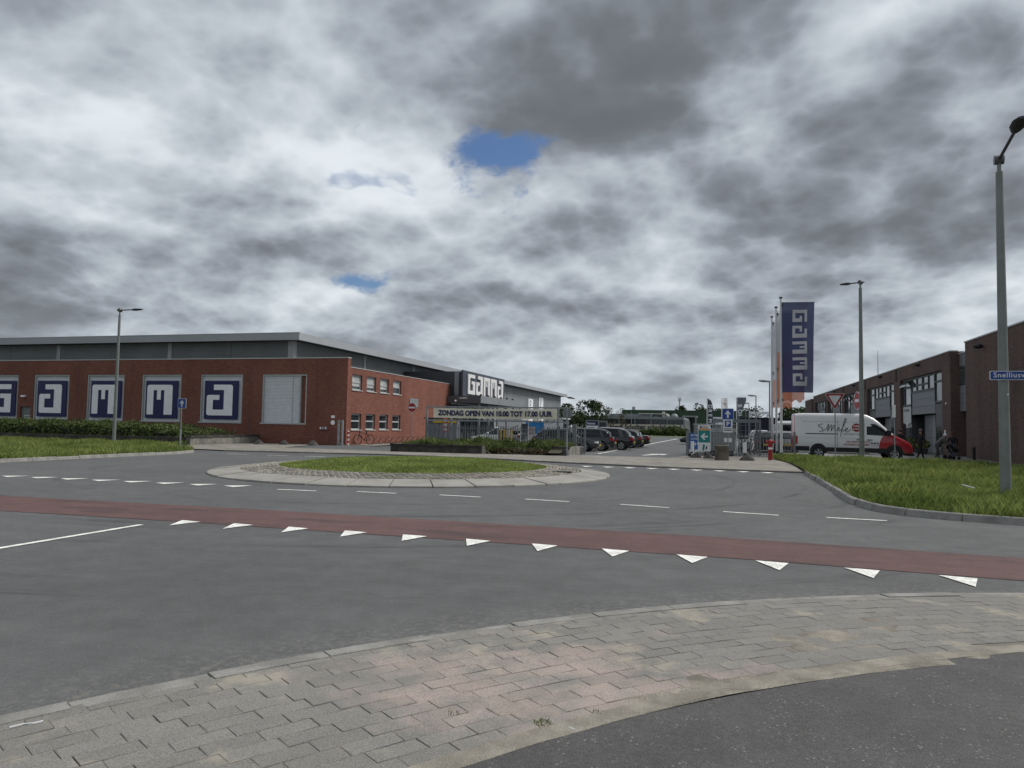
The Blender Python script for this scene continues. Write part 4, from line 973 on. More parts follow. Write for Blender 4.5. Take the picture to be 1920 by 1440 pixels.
plate(.09, .045, face_y(6.62, 20.095, 2.52), 0, .003, r=.008).obj('label_plate', M_SWHITE, st_); q = B(); put_text(q, face_y(6.628, 20.095, 2.53), '0123', .03, d=.005); q.obj('lettering', M_BLACK, st_)
# smaller car park lamps
def lot_lamp(label, x, y, H):
    t = thing('car_park_lamp', label, 'lamp post', (x, y, 0), group='lamp posts in the car park'); ww = dict(world=False)
    B().tube([(0, 0, 0), (0, 0, H - .1)], [.065, .05], 10).obj('pole', M_GALV, t, smooth=True, **ww)
    B().loft([[( -.05 - .78 * q, wd * math.cos(a), H - .06 + .05 * q + th * math.sin(a)) for a in [k * math.pi / 4 for k in range(8)]] for q, wd, th in ((-.15, .05, .05), (.1, .10, .07), (.5, .15, .10), (.85, .13, .07), (1, .05, .02))]).obj('lamp_head', M_CLADV, t, smooth=True, **ww)
lot_lamp('nearest car park lamp post, right beside the flagpoles', 3.94, 60, 5.4); lot_lamp('car park lamp post second in line behind the flagpoles', 3.92, 80, 5.15)
lot_lamp('car park lamp post third in line, above the bicycle cage', 4.24, 105, 5.22); lot_lamp('farthest car park lamp post, smallest in the line', 4.75, 130, 5.2)

# ================================================================ flags
M_FPOLE = mat('flag_pole_white', (.58, .59, .59), rough=.4, var=.05)
def cloth(name, col, alpha):
    m = bpy.data.materials.new(name); m.use_nodes = True; t = NT(m.node_tree); b = t.n['Principled BSDF']
    c = t.mix(t.noise(t.new('ShaderNodeNewGeometry').outputs['Position'], 1.5, 3, .5), (*[k * .85 for k in col], 1), (*[k * 1.15 for k in col], 1))
    t.put(b.inputs['Base Color'], c); b.inputs['Roughness'].default_value = .8
    tr = t.new('ShaderNodeBsdfTranslucent'); t.put(tr.inputs[0], c); tp = t.new('ShaderNodeBsdfTransparent')
    m1 = t.new('ShaderNodeMixShader'); m1.inputs[0].default_value = .45; t.l.new(b.outputs[0], m1.inputs[1]); t.l.new(tr.outputs[0], m1.inputs[2])
    m2 = t.new('ShaderNodeMixShader'); m2.inputs[0].default_value = alpha; t.l.new(m1.outputs[0], m2.inputs[1]); t.l.new(tp.outputs[0], m2.inputs[2])
    t.l.new(m2.outputs[0], t.n['Material Output'].inputs[0]); MATS[name] = m; return m
M_FNAVY = cloth('flag_navy', (.026, .036, .105), .06); M_FCOR = cloth('flag_coral', (.42, .15, .085), .14); M_FGREY = cloth('flag_pale', (.34, .37, .42), .2); M_FWHITE = cloth('flag_white', (.80, .79, .80), .02)
def flagpole(label, x, y, H):
    t = thing('flagpole', label, 'flagpole', (x, y, 0), group='white flagpoles'); ww = dict(world=False)
    B().tube([(0, 0, .35), (0, 0, H)], [.075, .05], 12).obj('pole', M_FPOLE, t, smooth=True, **ww)
    B().tube([(0, 0, H), (0, 0, H + .05), (0, 0, H + .09)], [.10, .10, .04], 12).obj('cap', M_BLACK, t, smooth=True, **ww)
    B().tube([(-.0, 0, 0), (0, 0, .38)], .09, 10).obj('foot', M_BLACK, t, smooth=True, **ww)
    B().tube([(.04, 0, H - .22), (1.85, 0, H - .24)], .018, 6).obj('yard', M_FPOLE, t, smooth=True, **ww)
    for z in (H - .35, 3.3, 5.2): B().box(.05, .11, -.03, .03, z - .12, z + .05).obj('bracket', M_BLACK, t, **ww)
    return t
flagpole('foremost white flagpole with the navy lettered flag', 3.40, 42.75, 8.84); flagpole('white flagpole in the middle of the three, coral flag', 3.38, 45.8, 8.8); flagpole('rearmost white flagpole of the three, pale flag', 3.36, 49.0, 8.7)
def sway(x0, y0, ph, amp):
    def f(u, z):                                     # u metres out from the pole
        k = min(u / 1.75, 1.0); lo = (8.6 - z) / 5
        return (x0 + .05 + u * (1 - .05 * lo) - .03 * k * math.sin(z * 1.1 + ph), y0 + amp * k ** 1.3 * math.sin(2.6 * u - .9 * z + ph) + .05 * k * math.sin(5.1 * u + ph * 2), z)
    return f
def flag(label, fn, z0, z1, W_, mats, split=None, ragged=0.0):
    rows = []; nz, nu = 40, 16
    for i in range(nz + 1):
        rows.append([fn(W_ * k / nu, z0 + (z1 - z0) * i / nz + (ragged * math.sin(k * 1.3) * (k / nu) * (1 - i / nz))) for k in range(nu + 1)])
    b = B(); b.loft(rows, closed=False, caps=False)
    if split is not None: b.mi = [1 if z0 + (z1 - z0) * (i // nu + .5) / nz > split else 0 for i in range(len(b.f))]
    return tag(b.obj('flag', mats, smooth=True), label, 'flag', 'flags on the white poles')
f1 = sway(3.40, 42.75, .4, .24)
fl = flag('navy flag with white letters running down it, on the foremost pole', f1, 3.66, 8.62, 1.66, M_FNAVY)
for k, ch in enumerate('Gamma'):
    lw, lh = .67, .76; top = 8.19 - .875 * k; b = B()
    g = glyph(ch, lw, lh); nc = 30; cu, cv = lw / nc, lh / nc
    gu, gv = [a.ravel() for a in np.meshgrid((np.arange(nc) + .5) * cu, (np.arange(nc) + .5) * cv)]
    ok = in_poly(gu, gv, g)
    at = lambda u, v: (lambda p: (p[0], p[1] - .018, p[2]))(f1(.56 + v, top - u))     # turned a quarter clockwise
    for u, v in zip(gu[ok], gv[ok]): b.add([at(u - cu / 2, v - cv / 2), at(u + cu / 2, v - cv / 2), at(u + cu / 2, v + cv / 2), at(u - cu / 2, v + cv / 2)], [(0, 1, 2, 3)])
    b.obj('letter', M_FWHITE, fl)
flag('coral flag with a pale top hanging behind the navy one', sway(3.38, 45.8, 1.3, .13), 3.3, 8.5, 1.55, [M_FCOR, M_FGREY], split=6.1, ragged=.12)
flag('pale flag on the rearmost white pole', sway(3.36, 49.0, 2.2, .12), 3.0, 8.4, 1.2, [M_FCOR, M_FGREY], split=4.8, ragged=.1)

# ================================================================ road signs
def sign_post(name, label, x, y, H, r=.03, cat='road sign'):
    t = thing(name, label, cat, (x, y, 0)); B().tube([(0, 0, 0), (0, 0, H)], r, 10).obj('post', M_GALV, t, smooth=True, world=False); return t
ARROW = [(-.07, -.3), (.07, -.3), (.07, .04), (.21, -.06), (.21, .06), (0, .3), (-.21, .06), (-.21, -.06), (-.07, .04)]
def arrow_plate(t, x, y, zc, s, head=1.0, pt=.04):
    plate(s, s, face_y(x - s / 2, y - pt, zc - s / 2), 0, .012, r=.05).obj('border', M_SWHITE, t)
    plate(s - .04, s - .04, face_y(x - s / 2 + .02, y - pt, zc - s / 2 + .02), .012, .016, r=.05).obj('plate', M_BLUE, t)
    B().prism([(u * s * 1.05, v * s * 1.15) for u, v in ARROW], face_y(x, y - pt, zc), .016, .02).obj('arrow', M_SWHITE, t)
t = sign_post('one_way_sign', 'small blue sign with a white arrow in the grass before the last letter panels', -31.72, 38.4, 2.9); arrow_plate(t, -31.66, 38.4, 2.62, .60)
B().tube([(-31.72, 38.4, 0), (-31.72, 38.4, 1.0)], .055, 10).obj('sleeve', M_GALV, t)
t = sign_post('no_entry_sign', 'round red no entry sign with a white bar before the brick side wall', -17.97, 42, 2.6)
B().prism(arc(0, 0, .285, 0, 345, 23), face_y(-17.96, 41.96, 2.60), 0, .015).obj('border', M_SWHITE, t)
B().prism(arc(0, 0, .27, 0, 345, 23), face_y(-17.96, 41.96, 2.60), .015, .019).obj('disc', M_SRED, t)
plate(.44, .10, face_y(-18.18, 41.96, 2.55), .019, .023, r=.01).obj('bar', M_SWHITE, t)
t = sign_post('round_sign', 'round traffic sign seen from its plain grey back beside the planter', -7.79, 39.4, 2.6)
B().prism(arc(0, 0, .29, 0, 345, 23), face_y(-7.79, 39.46, 2.33), -.02, 0).obj('disc', mat('sign_back', (.18, .195, .205), rough=.5, metal=.3), t)
B().tube([(-7.79, 39.4, 0), (-7.79, 39.4, 1.3)], .05, 10).obj('sleeve', M_GALV, t)
t = sign_post('give_way_sign', 'white triangular give way sign with a red rim in front of the white van', 6.42, 44.85, 2.95)
TR = lambda s: rounded([(-s, .577 * s, 1), (s, .577 * s, 1), (0, -1.155 * s, 1)][::-1], .05)
B().prism(TR(.53), face_y(6.40, 44.80, 3.405), 0, .012).obj('edge', M_SWHITE, t); B().prism(TR(.50), face_y(6.40, 44.80, 3.405), .012, .016).obj('rim', M_SRED, t); B().prism(TR(.33), face_y(6.40, 44.80, 3.405), .016, .020).obj('panel', M_SWHITE, t)
t = sign_post('no_entry_sign', 'round red and white sign turned edge-on, half hidden by the middle lamp pole', 7.92, 46.6, 3.2)
def turned(cx, cy, zc, deg):
    ca, sa = math.cos(R(deg)), math.sin(R(deg)); return lambda u, v, d: (cx + u * ca + d * sa, cy + u * sa - d * ca, zc + v)
fn = turned(7.86, 46.55, 3.38, -82)
B().prism(arc(0, 0, .53, 0, 345, 23), fn, 0, .015).obj('border', M_SWHITE, t); B().prism(arc(0, 0, .50, 0, 345, 23), fn, .015, .019).obj('disc', M_SRED, t); plate(.7, .17, (lambda u, v, d: fn(u - .35, v - .085, d)), .019, .023, r=.01).obj('bar', M_SWHITE, t)
t = sign_post('traffic_sign', 'narrow sign seen from its edge on a thin post before the van bonnet', 8.94, 42.45, 3.0)
fn = turned(8.92, 42.4, 2.68, -88); plate(.62, .64, lambda u, v, d: fn(u - .31, v - .32, d), 0, .02, r=.04).obj('plate', M_SWHITE, t)
t = sign_post('parking_sign', 'blue arrow sign above a blue P plate at the car park entry', .63, 42.2, 2.7); arrow_plate(t, .60, 42.2, 2.43, .62)
plate(.48, .70, face_y(.36, 42.16, 1.42), 0, .012, r=.03).obj('board', M_SWHITE, t)
plate(.32, .36, face_y(.44, 42.16, 1.72), .012, .016, r=.03).obj('plate', M_BLUE, t)
q = B(); put_text(q, face_y(.515, 42.16, 1.78), 'P', .34, d=.02, bold=.008); q.obj('lettering', M_SWHITE, t)
for k in range(2): plate(.40, .04, face_y(.40, 42.16, 1.60 - .08 * k), .012, .016, r=.005).obj('text_strip', M_BLACK, t)
for k in range(2): plate(.17, .22, face_y(.40 + .24 * k, 42.16, .90), 0, .012, r=.01).obj('notice', M_SWHITE, t)

# ================================================================ entry clutter
M_TEAL = mat('teal_print', (.010, .19, .19), rough=.5, var=.05); M_OCHRE = mat('ochre_print', (.45, .26, .07), rough=.5)
t = thing('direction_board', 'white board with a teal arrow field and ochre stripe left of the concrete block', 'sign board', (-.68, 41, 0))
plate(.66, 1.40, face_y(-.96, 41, .40), 0, .05, r=.02).obj('board', M_SWHITE, t); plate(.60, .64, face_y(-.93, 41, .87), .05, .054, r=.01).obj('arrow_field', M_TEAL, t); plate(.60, .09, face_y(-.93, 41, 1.515), .05, .054, r=.01).obj('stripe', M_OCHRE, t)
ar = [(-.2, 0), (-.01, .19), (.05, .13), (-.04, .045), (.18, .045), (.18, -.045), (-.04, -.045), (.05, -.13), (-.01, -.19)]
B().prism(ar, face_y(-.62, 41, 1.19), .054, .058).obj('arrow', M_SWHITE, t)
b = B(); b.prism(rounded([(-.13, -.2, 1), (-.04, -.2, 1), (.02, .12, 1), (-.09, .17, 1)], .05), face_y(-.60, 41, .63), .05, .054); b.obj('leaf_emblem', M_TEAL, t)
B().prism(rounded([(.03, -.19, 1), (.14, -.05, 1), (.11, .1, 1), (.05, -.02, 1)], .04), face_y(-.60, 41, .63), .05, .054).obj('leaf_emblem', M_BLACK, t)
plate(.10, .13, face_y(-.86, 41, 1.62), .05, .054).obj('badge', mat('maroon_print', (.12, .05, .06)), t)
q = B()
for k in range(2): plate(.30, .035, face_y(-.73, 41, 1.69 - .06 * k), .05, .054, r=.006, b=q)
q.obj('text_strip', mat('brown_print', (.28, .14, .06)), t)
for x in (-.85, -.45): B().box(x - .025, x + .025, 41.01, 41.06, 0, .41).obj('leg', M_GALV, t)
cb = tag(B().bbox(-.085, .60, 38.3, 38.95, .04, .79, c=.025).obj('concrete_block', mat('mossy_concrete', (.115, .10, .080), rough=.95, var=.4, scale=2.5, fine=.25, fscale=40, bump=.02, bscale=12)), 'square brown weathered concrete block on the paving before the fence', 'concrete block')
def mound(label, x, y, w_, h, cat='stone', name='boulder', grp='dark stones along the fence'):
    b = B(); rings = []
    for j, (q, s) in enumerate(((0, 1), (.35, .78), (.7, .42), (1, .1))):
        rings.append([(x + w_ * s * math.cos(2 * math.pi * k / 9) * rnd.uniform(.85, 1.15), y + w_ * .7 * s * math.sin(2 * math.pi * k / 9) * rnd.uniform(.85, 1.15), .03 + h * q * rnd.uniform(.9, 1.05)) for k in range(9)])
    b.loft(rings); return tag(b.obj(name, mat('dark_stone', (.085, .08, .072), rough=.95, var=.35, scale=5, bump=.02, bscale=18)), label, cat, grp)
mound('low dark grey stone below the left gate post of the entry', -1.05, 41.0, .36, .30); mound('dark grey stone between the direction board and the concrete block', -.38, 40.2, .34, .30); mound('pointed dark stone to the right of the concrete block', 1.48, 38.9, .42, .40)
mound('grey concrete stump nearest the planter wall of the hedge', -29.7, 43.6, .42, .36, 'concrete stump', 'stump', 'concrete stumps along the store front'); mound('grey concrete stump in the middle of the three by the store', -28.3, 44.4, .40, .36, 'concrete stump', 'stump', 'concrete stumps along the store front'); mound('grey concrete stump nearest the gate posts of the store', -26.4, 44.9, .42, .36, 'concrete stump', 'stump', 'concrete stumps along the store front')
t = thing('fire_hydrant', 'slim red hydrant post with a white band and side caps beside the flagpoles', 'hydrant', (2.66, 40.2, 0))
B().tube([(2.66, 40.2, .05), (2.66, 40.2, .60)], [.11, .10], 12).obj('lower_barrel', M_SRED, t, smooth=True); B().tube([(2.66, 40.2, .60), (2.66, 40.2, .71)], .105, 12).obj('band', M_SWHITE, t, smooth=True)
B().tube([(2.66, 40.2, .71), (2.66, 40.2, .98), (2.66, 40.2, 1.06), (2.66, 40.2, 1.12)], [.10, .115, .10, .03], 12).obj('upper_barrel', M_SRED, t, smooth=True)
B().tube([(2.46, 40.2, .98), (2.86, 40.2, .98)], .06, 10).obj('side_cap', M_SRED, t, smooth=True)
for k, (x, lb) in enumerate(((-1.30, 'white light bollard left of the direction board'), (1.50, 'white light bollard in front of the parked bicycles'))):
    t = thing('light_bollard', lb, 'bollard', (x, 42.6, 0), group='white light bollards'); B().tube([(x, 42.6, .06), (x, 42.6, .32)], .08, 10).obj('base', M_BLACK, t); B().tube([(x, 42.6, .32), (x, 42.6, .90)], .095, 12).obj('shade', M_SWHITE, t, smooth=True); B().tube([(x, 42.6, 0), (x, 42.6, .06)], .15, 10).obj('foot', M_GALV, t)
t = thing('barrier_arm', 'slanting white barrier arm leaning beside the left gate post of the entry', 'barrier', (-1.0, 42.4, 0))
B().tube([(-1.42, 42.4, .12), (-.70, 42.4, .62)], .035, 8).obj('arm', M_SWHITE, t); B().box(-1.52, -1.36, 42.3, 42.5, .02, .22).obj('base', M_BLACK, t)
t = thing('blue_banner', 'blue advertising banner tied to the fence behind the direction board', 'banner', (-1.2, 43.7, 0))
B().box(-1.52, -.55, 43.74, 43.76, .42, 1.34).obj('canvas', mat('banner_blue', (.02, .10, .33), rough=.5), t)
q = B(); put_text(q, face_y(-1.44, 43.74, 1.18), 'ALTIJD', .16, d=.005, bold=.004); put_text(q, face_y(-1.42, 43.74, .98), 'VOORDEEL', .13, d=.005, bold=.003); q2 = B(); put_text(q2, face_y(-1.44, 43.74, .60), '9+9', .34, d=.005, bold=.01); q.obj('lettering', M_SWHITE, t); q2.obj('numerals', M_SWHITE, t)
# grey cabin and bicycle cage
M_CABIN = mat('cabin_grey', (.29, .30, .30), rough=.55, var=.06)
t = thing('steel_cabin', 'low grey ribbed steel cabin behind the fence at the parking sign', 'cabin', (.1, 46, 0))
B().box(-.80, 1.08, 46.06, 48, .30, 1.42).obj('body', M_CABIN, t); B().box(-.86, 1.14, 46.0, 48.05, 1.42, 1.66).obj('roof_edge', mat('cabin_roof', (.33, .335, .33)), t); B().box(-.7, 1.0, 46.2, 47.8, 0, .30).obj('plinth', M_DARK, t)
for k in range(12): B().box(-.76 + .155 * k, -.70 + .155 * k, 46.02, 46.058, .30, 1.42).obj('rib', M_CABIN, t)
t = thing('bicycle_cage', 'grey steel framed mesh bicycle cage behind the fence', 'bicycle shelter', (1.2, 49, 0))
for z in (2.02,): B().box(-.2, 2.65, 48, 48.1, z, z + .22).obj('front_beam', M_FENCE, t)
B().box(-.2, 2.65, 48.11, 51.5, 2.10, 2.2).obj('roof', M_CLADV, t)
for x in (-.2, 2.52): B().box(x, x + .13, 48.0, 48.1, 0, 2.02).obj('post', M_FENCE, t)
for x in (-.2, 2.52): B().box(x, x + .13, 51.4, 51.5, 0, 2.09).obj('post', M_FENCE, t)
for k in range(9): B().box(.05 + .28 * k, .075 + .28 * k, 48.03, 48.055, .1, 2.02).obj('wire', M_FENCE, t)
for k in range(6): B().box(-.06, 2.51, 48.06, 48.08, .25 + .32 * k, .27 + .32 * k).obj('wire', M_FENCE, t)
# gate posts, red and white bollard
t = thing('gate_post', 'pair of grey steel gate posts against the store corner', 'gate post', (-24.95, 45.9, 0)); 
for x in (-25.12, -24.82): B().box(x, x + .10, 45.85, 45.98, 0, 1.78).obj('post', M_GALV, t)
for z in (.15, .95, 1.66): B().box(-25.02, -24.82, 45.88, 45.95, z, z + .06).obj('hinge', M_GALV, t)
B().box(-25.15, -24.62, 45.8, 46.02, .03, .07).obj('foot_plate', M_GALV, t)
t = thing('striped_bollard', 'slim red and white striped bollard at the store corner', 'bollard', (-24.52, 46.3, 0))
for k in range(6): B().tube([(-24.52, 46.3, .05 + .155 * k), (-24.52, 46.3, .05 + .155 * (k + 1))], .07, 10).obj('band', (M_SWHITE, M_SRED)[k % 2], t)
B().sphere((-24.52, 46.3, .99), .07, 10, 5).obj('knob', M_SWHITE, t)
# rack hoops along the wall, and the bicycle
t0 = thing('bicycle_rack', 'first wheel hoop beside the bicycle in the rack row along the brick wall', 'bicycle rack', (-24.5, 50.3, .06), group='wheel hoops along the side wall')
B().tube([(0, -.22, 0), (.05, -.22, .25), (.32, -.2, .52), (.5, -.05, .50), (.42, .12, .30), (.12, .2, .08), (0, .22, 0)], .018, 6).obj('hoop', M_DARK, t0, world=False)
B().box(-.05, .1, -.25, .25, 0, .03).obj('foot_rail', M_DARK, t0, world=False)
for k in range(1, 12):
    c = copy_tree(t0); c.location = (-24.5, 50.3 + 1.02 * k, .06)
    c['label'] = ('', 'second', 'third', 'fourth', 'fifth', 'sixth', 'seventh', 'eighth', 'ninth', 'tenth', 'eleventh', 'twelfth')[k] + ' wheel hoop counted from the bicycle in the rack row along the brick wall'
def bicycle(label, loc, rz, m):
    t = thing('bicycle', label, 'bicycle', loc, rz); ww = dict(world=False)
    for x in (-.53, .53):
        cir = [(x + .33 * math.cos(a), 0, .345 + .33 * math.sin(a)) for a in np.linspace(0, 2 * math.pi, 25)]
        wh = B().tube(cir, .028, 6, caps=False).obj('wheel', M_BLACK, t, **ww)
        B().tube([(x - .32, 0, .345), (x + .32, 0, .345)], .004, 4).tube([(x, 0, .03), (x, 0, .66)], .004, 4).tube([(x - .22, 0, .12), (x + .22, 0, .57)], .004, 4).tube([(x + .22, 0, .12), (x - .22, 0, .57)], .004, 4).obj('spoke', M_GALV, wh, **ww)
    fr = B()
    for a_, c_ in (((-.53, 0, .345), (-.05, 0, .32)), ((-.05, 0, .32), (-.22, 0, .95)), ((-.05, 0, .32), (.40, 0, .75)), ((-.17, 0, .78), (.38, 0, .86)), ((-.53, 0, .345), (-.19, 0, .82)), ((.53, 0, .345), (.36, 0, .95))): fr.tube([a_, c_], .026, 6)
    fr.obj('frame', m, t, **ww)
    B().tube([(.36, 0, .95), (.33, 0, 1.08)], .014, 6).tube([(.22, -.30, 1.08), (.36, -.12, 1.1), (.36, .12, 1.1), (.22, .30, 1.08)], .014, 6).obj('handlebar', M_GALV, t, **ww)
    B().loft([[(-.36, -.09, .97), (-.36, .09, .97), (-.36, .07, 1.03), (-.36, -.07, 1.03)], [(-.1, -.02, .98), (-.1, .02, .98), (-.1, .02, 1.02), (-.1, -.02, 1.02)]]).obj('saddle', M_BLACK, t, **ww)
    B().tube([(-.75, 0, .72), (-.3, 0, .74)], .02, 4).tube([(-.7, -.07, .74), (-.35, -.07, .74)], .008, 4).tube([(-.7, .07, .74), (-.35, .07, .74)], .008, 4).obj('luggage_rack', M_BLACK, t, **ww)
    B().tube([(-.05, -.05, .32), (.02, -.08, .17)], .012, 4).tube([(-.05, .05, .32), (-.12, .08, .47)], .012, 4).obj('crank', M_GALV, t, **ww)
    return t
bicycle('black bicycle parked at the store corner beside the striped bollard', (-24.25, 48.15, .06), R(-120), M_BLACK)
bicycle('dark bicycle leaning inside the steel bicycle cage', (1.6, 49.0, 0), R(70), M_DARK); bicycle('bicycle with a silver frame parked behind the fence near the cage post', (2.2, 49.2, 0), R(75), M_COPE)
# things in front of the entrance, seen through the fence
t = thing('parcel_locker', 'grey parcel locker wall with a yellow band at the end of the brick side wall', 'parcel locker', (-19.9, 52, 0))
B().box(-21.2, -18.7, 52.2, 52.9, .02, 2.02).obj('cabinet', mat('locker_grey', (.12, .125, .14)), t); B().box(-21.3, -18.6, 52.05, 53, 2.02, 2.10).obj('roof', M_DARK, t); B().box(-20.6, -18.75, 52.15, 52.195, 1.72, 2.0).obj('yellow_band', mat('yellow_print', (.60, .40, .01)), t)
for i in range(7):
    for k in range(3): B().box(-21.15 + .35 * i, -20.83 + .35 * i, 52.17, 52.198, .1 + .52 * k, .58 + .52 * k).obj('locker_door', mat('locker_door', (.17, .18, .20)), t)
t = sign_post('warning_board', 'narrow orange and white warning board on a post behind the fence', -16.95, 45.2, 2.0, cat='sign board'); plate(.36, .95, face_y(-17.13, 45.15, 1.10), 0, .02).obj('board', mat('orange_print', (.50, .10, .02)), t)
for k in range(3): plate(.24, .18, face_y(-17.07, 45.15, 1.2 + .28 * k), .02, .024).obj('symbol', M_SWHITE, t)
def shelter(label, x0, x1, y0, y1, H):
    t = thing('trolley_shelter', label, 'trolley shelter', ((x0 + x1) / 2, y0, 0), group='white trolley shelters')
    for x in (x0, x1 - .06):
        for y in (y0, y1): B().box(x, x + .06, y, y + .06, 0, H).obj('post', M_SWHITE, t)
    B().box(x0 - .1, x1 + .1, y0 - .1, y1 + .15, H, H + .08).obj('roof', M_SWHITE, t); B().box(x0 + .07, x1 - .07, y0 + .01, y0 + .03, 1.25, H - .02).obj('front_panel', M_SWHITE, t)
    for k in range(2): B().box(x0 + (x1 - x0 - .02) * k, x0 + (x1 - x0 - .02) * k + .02, y0 + .07, y1, .3, H - .3).obj('side_panel', M_GLASS, t)
    q = B(); q.tube([(x0 + .2, y0 - .02, 1.5), (x0 + (x1 - x0) * .5, y0 - .02, 1.33), (x1 - .2, y0 - .02, 1.62)], .02, 4); q.obj('smile_mark', M_BLACK, t)
shelter('left white trolley shelter behind the middle of the banner', -15.45, -13.7, 52, 54.2, 2.05); shelter('right white trolley shelter under the end of the banner', -11.95, -10.6, 52, 54.2, 2.12)
def posts(label, x0, n, y, h, col, grp):
    for k in range(n):
        b = B(); b.tube([(x0 + .26 * k, y, 0), (x0 + .26 * k, y, h)], .07, 8); tag(b.obj('yellow_post', mat('yellow_paint', (.50, .31, .02), rough=.5)), (('leftmost', 'second from left', 'third from left', 'rightmost') if n == 4 else ('left', 'right'))[k] + ' of ' + label, 'post', grp)
posts('the four tall ochre posts before the left trolley shelter', -14.75, 4, 50.4, 1.35, 0, 'ochre posts'); posts('the two short yellow posts before the right trolley shelter', -11.2, 2, 50.2, .88, 0, 'short yellow posts')
def display(label, x0, x1, y, z0, z1, m, name='display_board'):
    t = thing(name, label, 'display board', ((x0 + x1) / 2, y, 0)); B().box(x0, x1, y, y + .06, z0, z1).obj('panel', m, t)
    for x in (x0, x1 - .05): B().box(x, x + .05, y + .061, y + .11, 0, z1).obj('leg', M_GALV, t)
    return t
display('bright blue display board near the store entrance', -15.9, -14.3, 62, .9, 1.95, mat('display_blue', (.02, .20, .48))); display('deep red display board beside the blue one', -14.2, -13.4, 62, .8, 2.05, mat('display_red', (.26, .02, .02))); display('teal display column left of the blue board', -16.4, -16.0, 61, .1, 2.15, M_TEAL)
display('white and red notice board low before the blue display', -15.2, -13.9, 57, .9, 1.55, mat('display_pale', (.42, .34, .33)))
for k, (x, y) in enumerate(((-12.8, 55.5), (-14.6, 56.5), (-13.2, 57.2))):
    t = thing('shopping_trolley', ('wire shopping trolley nearest the fence between the trolley shelters', 'wire shopping trolley just right of the left trolley shelter', 'farthest wire shopping trolley between the trolley shelters')[k], 'shopping trolley', (x, y, 0), group='shopping trolleys')
    B().loft([[(-.25, -.4, .5), (.25, -.4, .5), (.25, .35, .55), (-.25, .35, .55)], [(-.32, -.5, 1.0), (.32, -.5, 1.0), (.32, .45, 1.05), (-.32, .45, 1.05)]]).obj('basket', M_GALV, t, world=False)
    for sx, sy in ((-.22, -.35), (.22, -.35), (-.22, .35), (.22, .35)): B().tube([(sx, sy, .02), (sx, sy, .5)], .03, 6).obj('leg', M_GALV, t, world=False)

# ================================================================ vehicles
M_TYRE = mat('tyre_rubber', (.016, .016, .017), rough=.85, var=.2); M_RIM = mat('alloy_rim', (.38, .39, .40), rough=.35, metal=.6)
M_CARGL = glass_mat('car_glass', (.008, .010, .012), rough=.05); M_CARGL.node_tree.nodes['Principled BSDF'].inputs['Specular IOR Level'].default_value = .35
M_TAIL = mat('tail_lamp', (.32, .012, .012), rough=.25, spec=.7); M_LAMP = mat('head_lamp', (.62, .64, .66), rough=.15, spec=.8)
M_NPLATE = mat('number_plate', (.62, .46, .03), rough=.5)
def paint(name, col, met=.0, rough=.28):
    m = mat(name, col, rough=rough, metal=met, var=.05, scale=1.5, spec=.6); b = m.node_tree.nodes['Principled BSDF']
    b.inputs['Coat Weight'].default_value = .35; b.inputs['Coat Roughness'].default_value = .06; return m
def mirror(half): return half + [(x, -y, z) for x, y, z in reversed(half)]
def wheel(t, x, y, r, wd):
    s = 1 if y > 0 else -1; ww = dict(world=False)
    prof = [(r * .62, -wd / 2), (r * .92, -wd / 2), (r, -wd * .3), (r, wd * .3), (r * .92, wd / 2), (r * .62, wd / 2)]
    rg = [[(x + q * math.cos(a), y + d, r + q * math.sin(a)) for q, d in prof] for a in np.linspace(0, 2 * math.pi, 25)]
    wh = B().loft(rg, caps=False).obj('wheel', M_TYRE, t, smooth=True, **ww)
    b = B(); yo = y + s * wd * .49
    b.add([(x + r * .62 * math.cos(a), yo - s * .05, r + r * .62 * math.sin(a)) for a in np.linspace(0, 2 * math.pi, 20, endpoint=False)], [tuple(range(20))], 1)
    for k in range(5):
        a = 2 * math.pi * k / 5 + .3; c, sn = math.cos(a), math.sin(a); L = r * .62; q = r * .11
        b.add([(x - sn * q, yo, r + c * q), (x + sn * q, yo, r - c * q), (x + c * L + sn * q * .8, yo, r + sn * L - c * q * .8), (x + c * L - sn * q * .8, yo, r + sn * L + c * q * .8)], [(0, 1, 2, 3)], 0)
    rg = [[(x + q * math.cos(a), yo + s * d, r + q * math.sin(a)) for q, d in ((r * .56, .0), (r * .64, .01), (r * .64, -.03))] for a in np.linspace(0, 2 * math.pi, 21)]
    b.loft(rg, caps=False, mi=0)
    b.obj('rim', [M_RIM, M_BLACK], wh, **ww)
def arch(b, x, y, r, s): b.add([(x + r * math.cos(a), y + s * .004, r * .92 + r * math.sin(a)) for a in np.linspace(-.25, math.pi + .25, 18)], [tuple(range(18))])
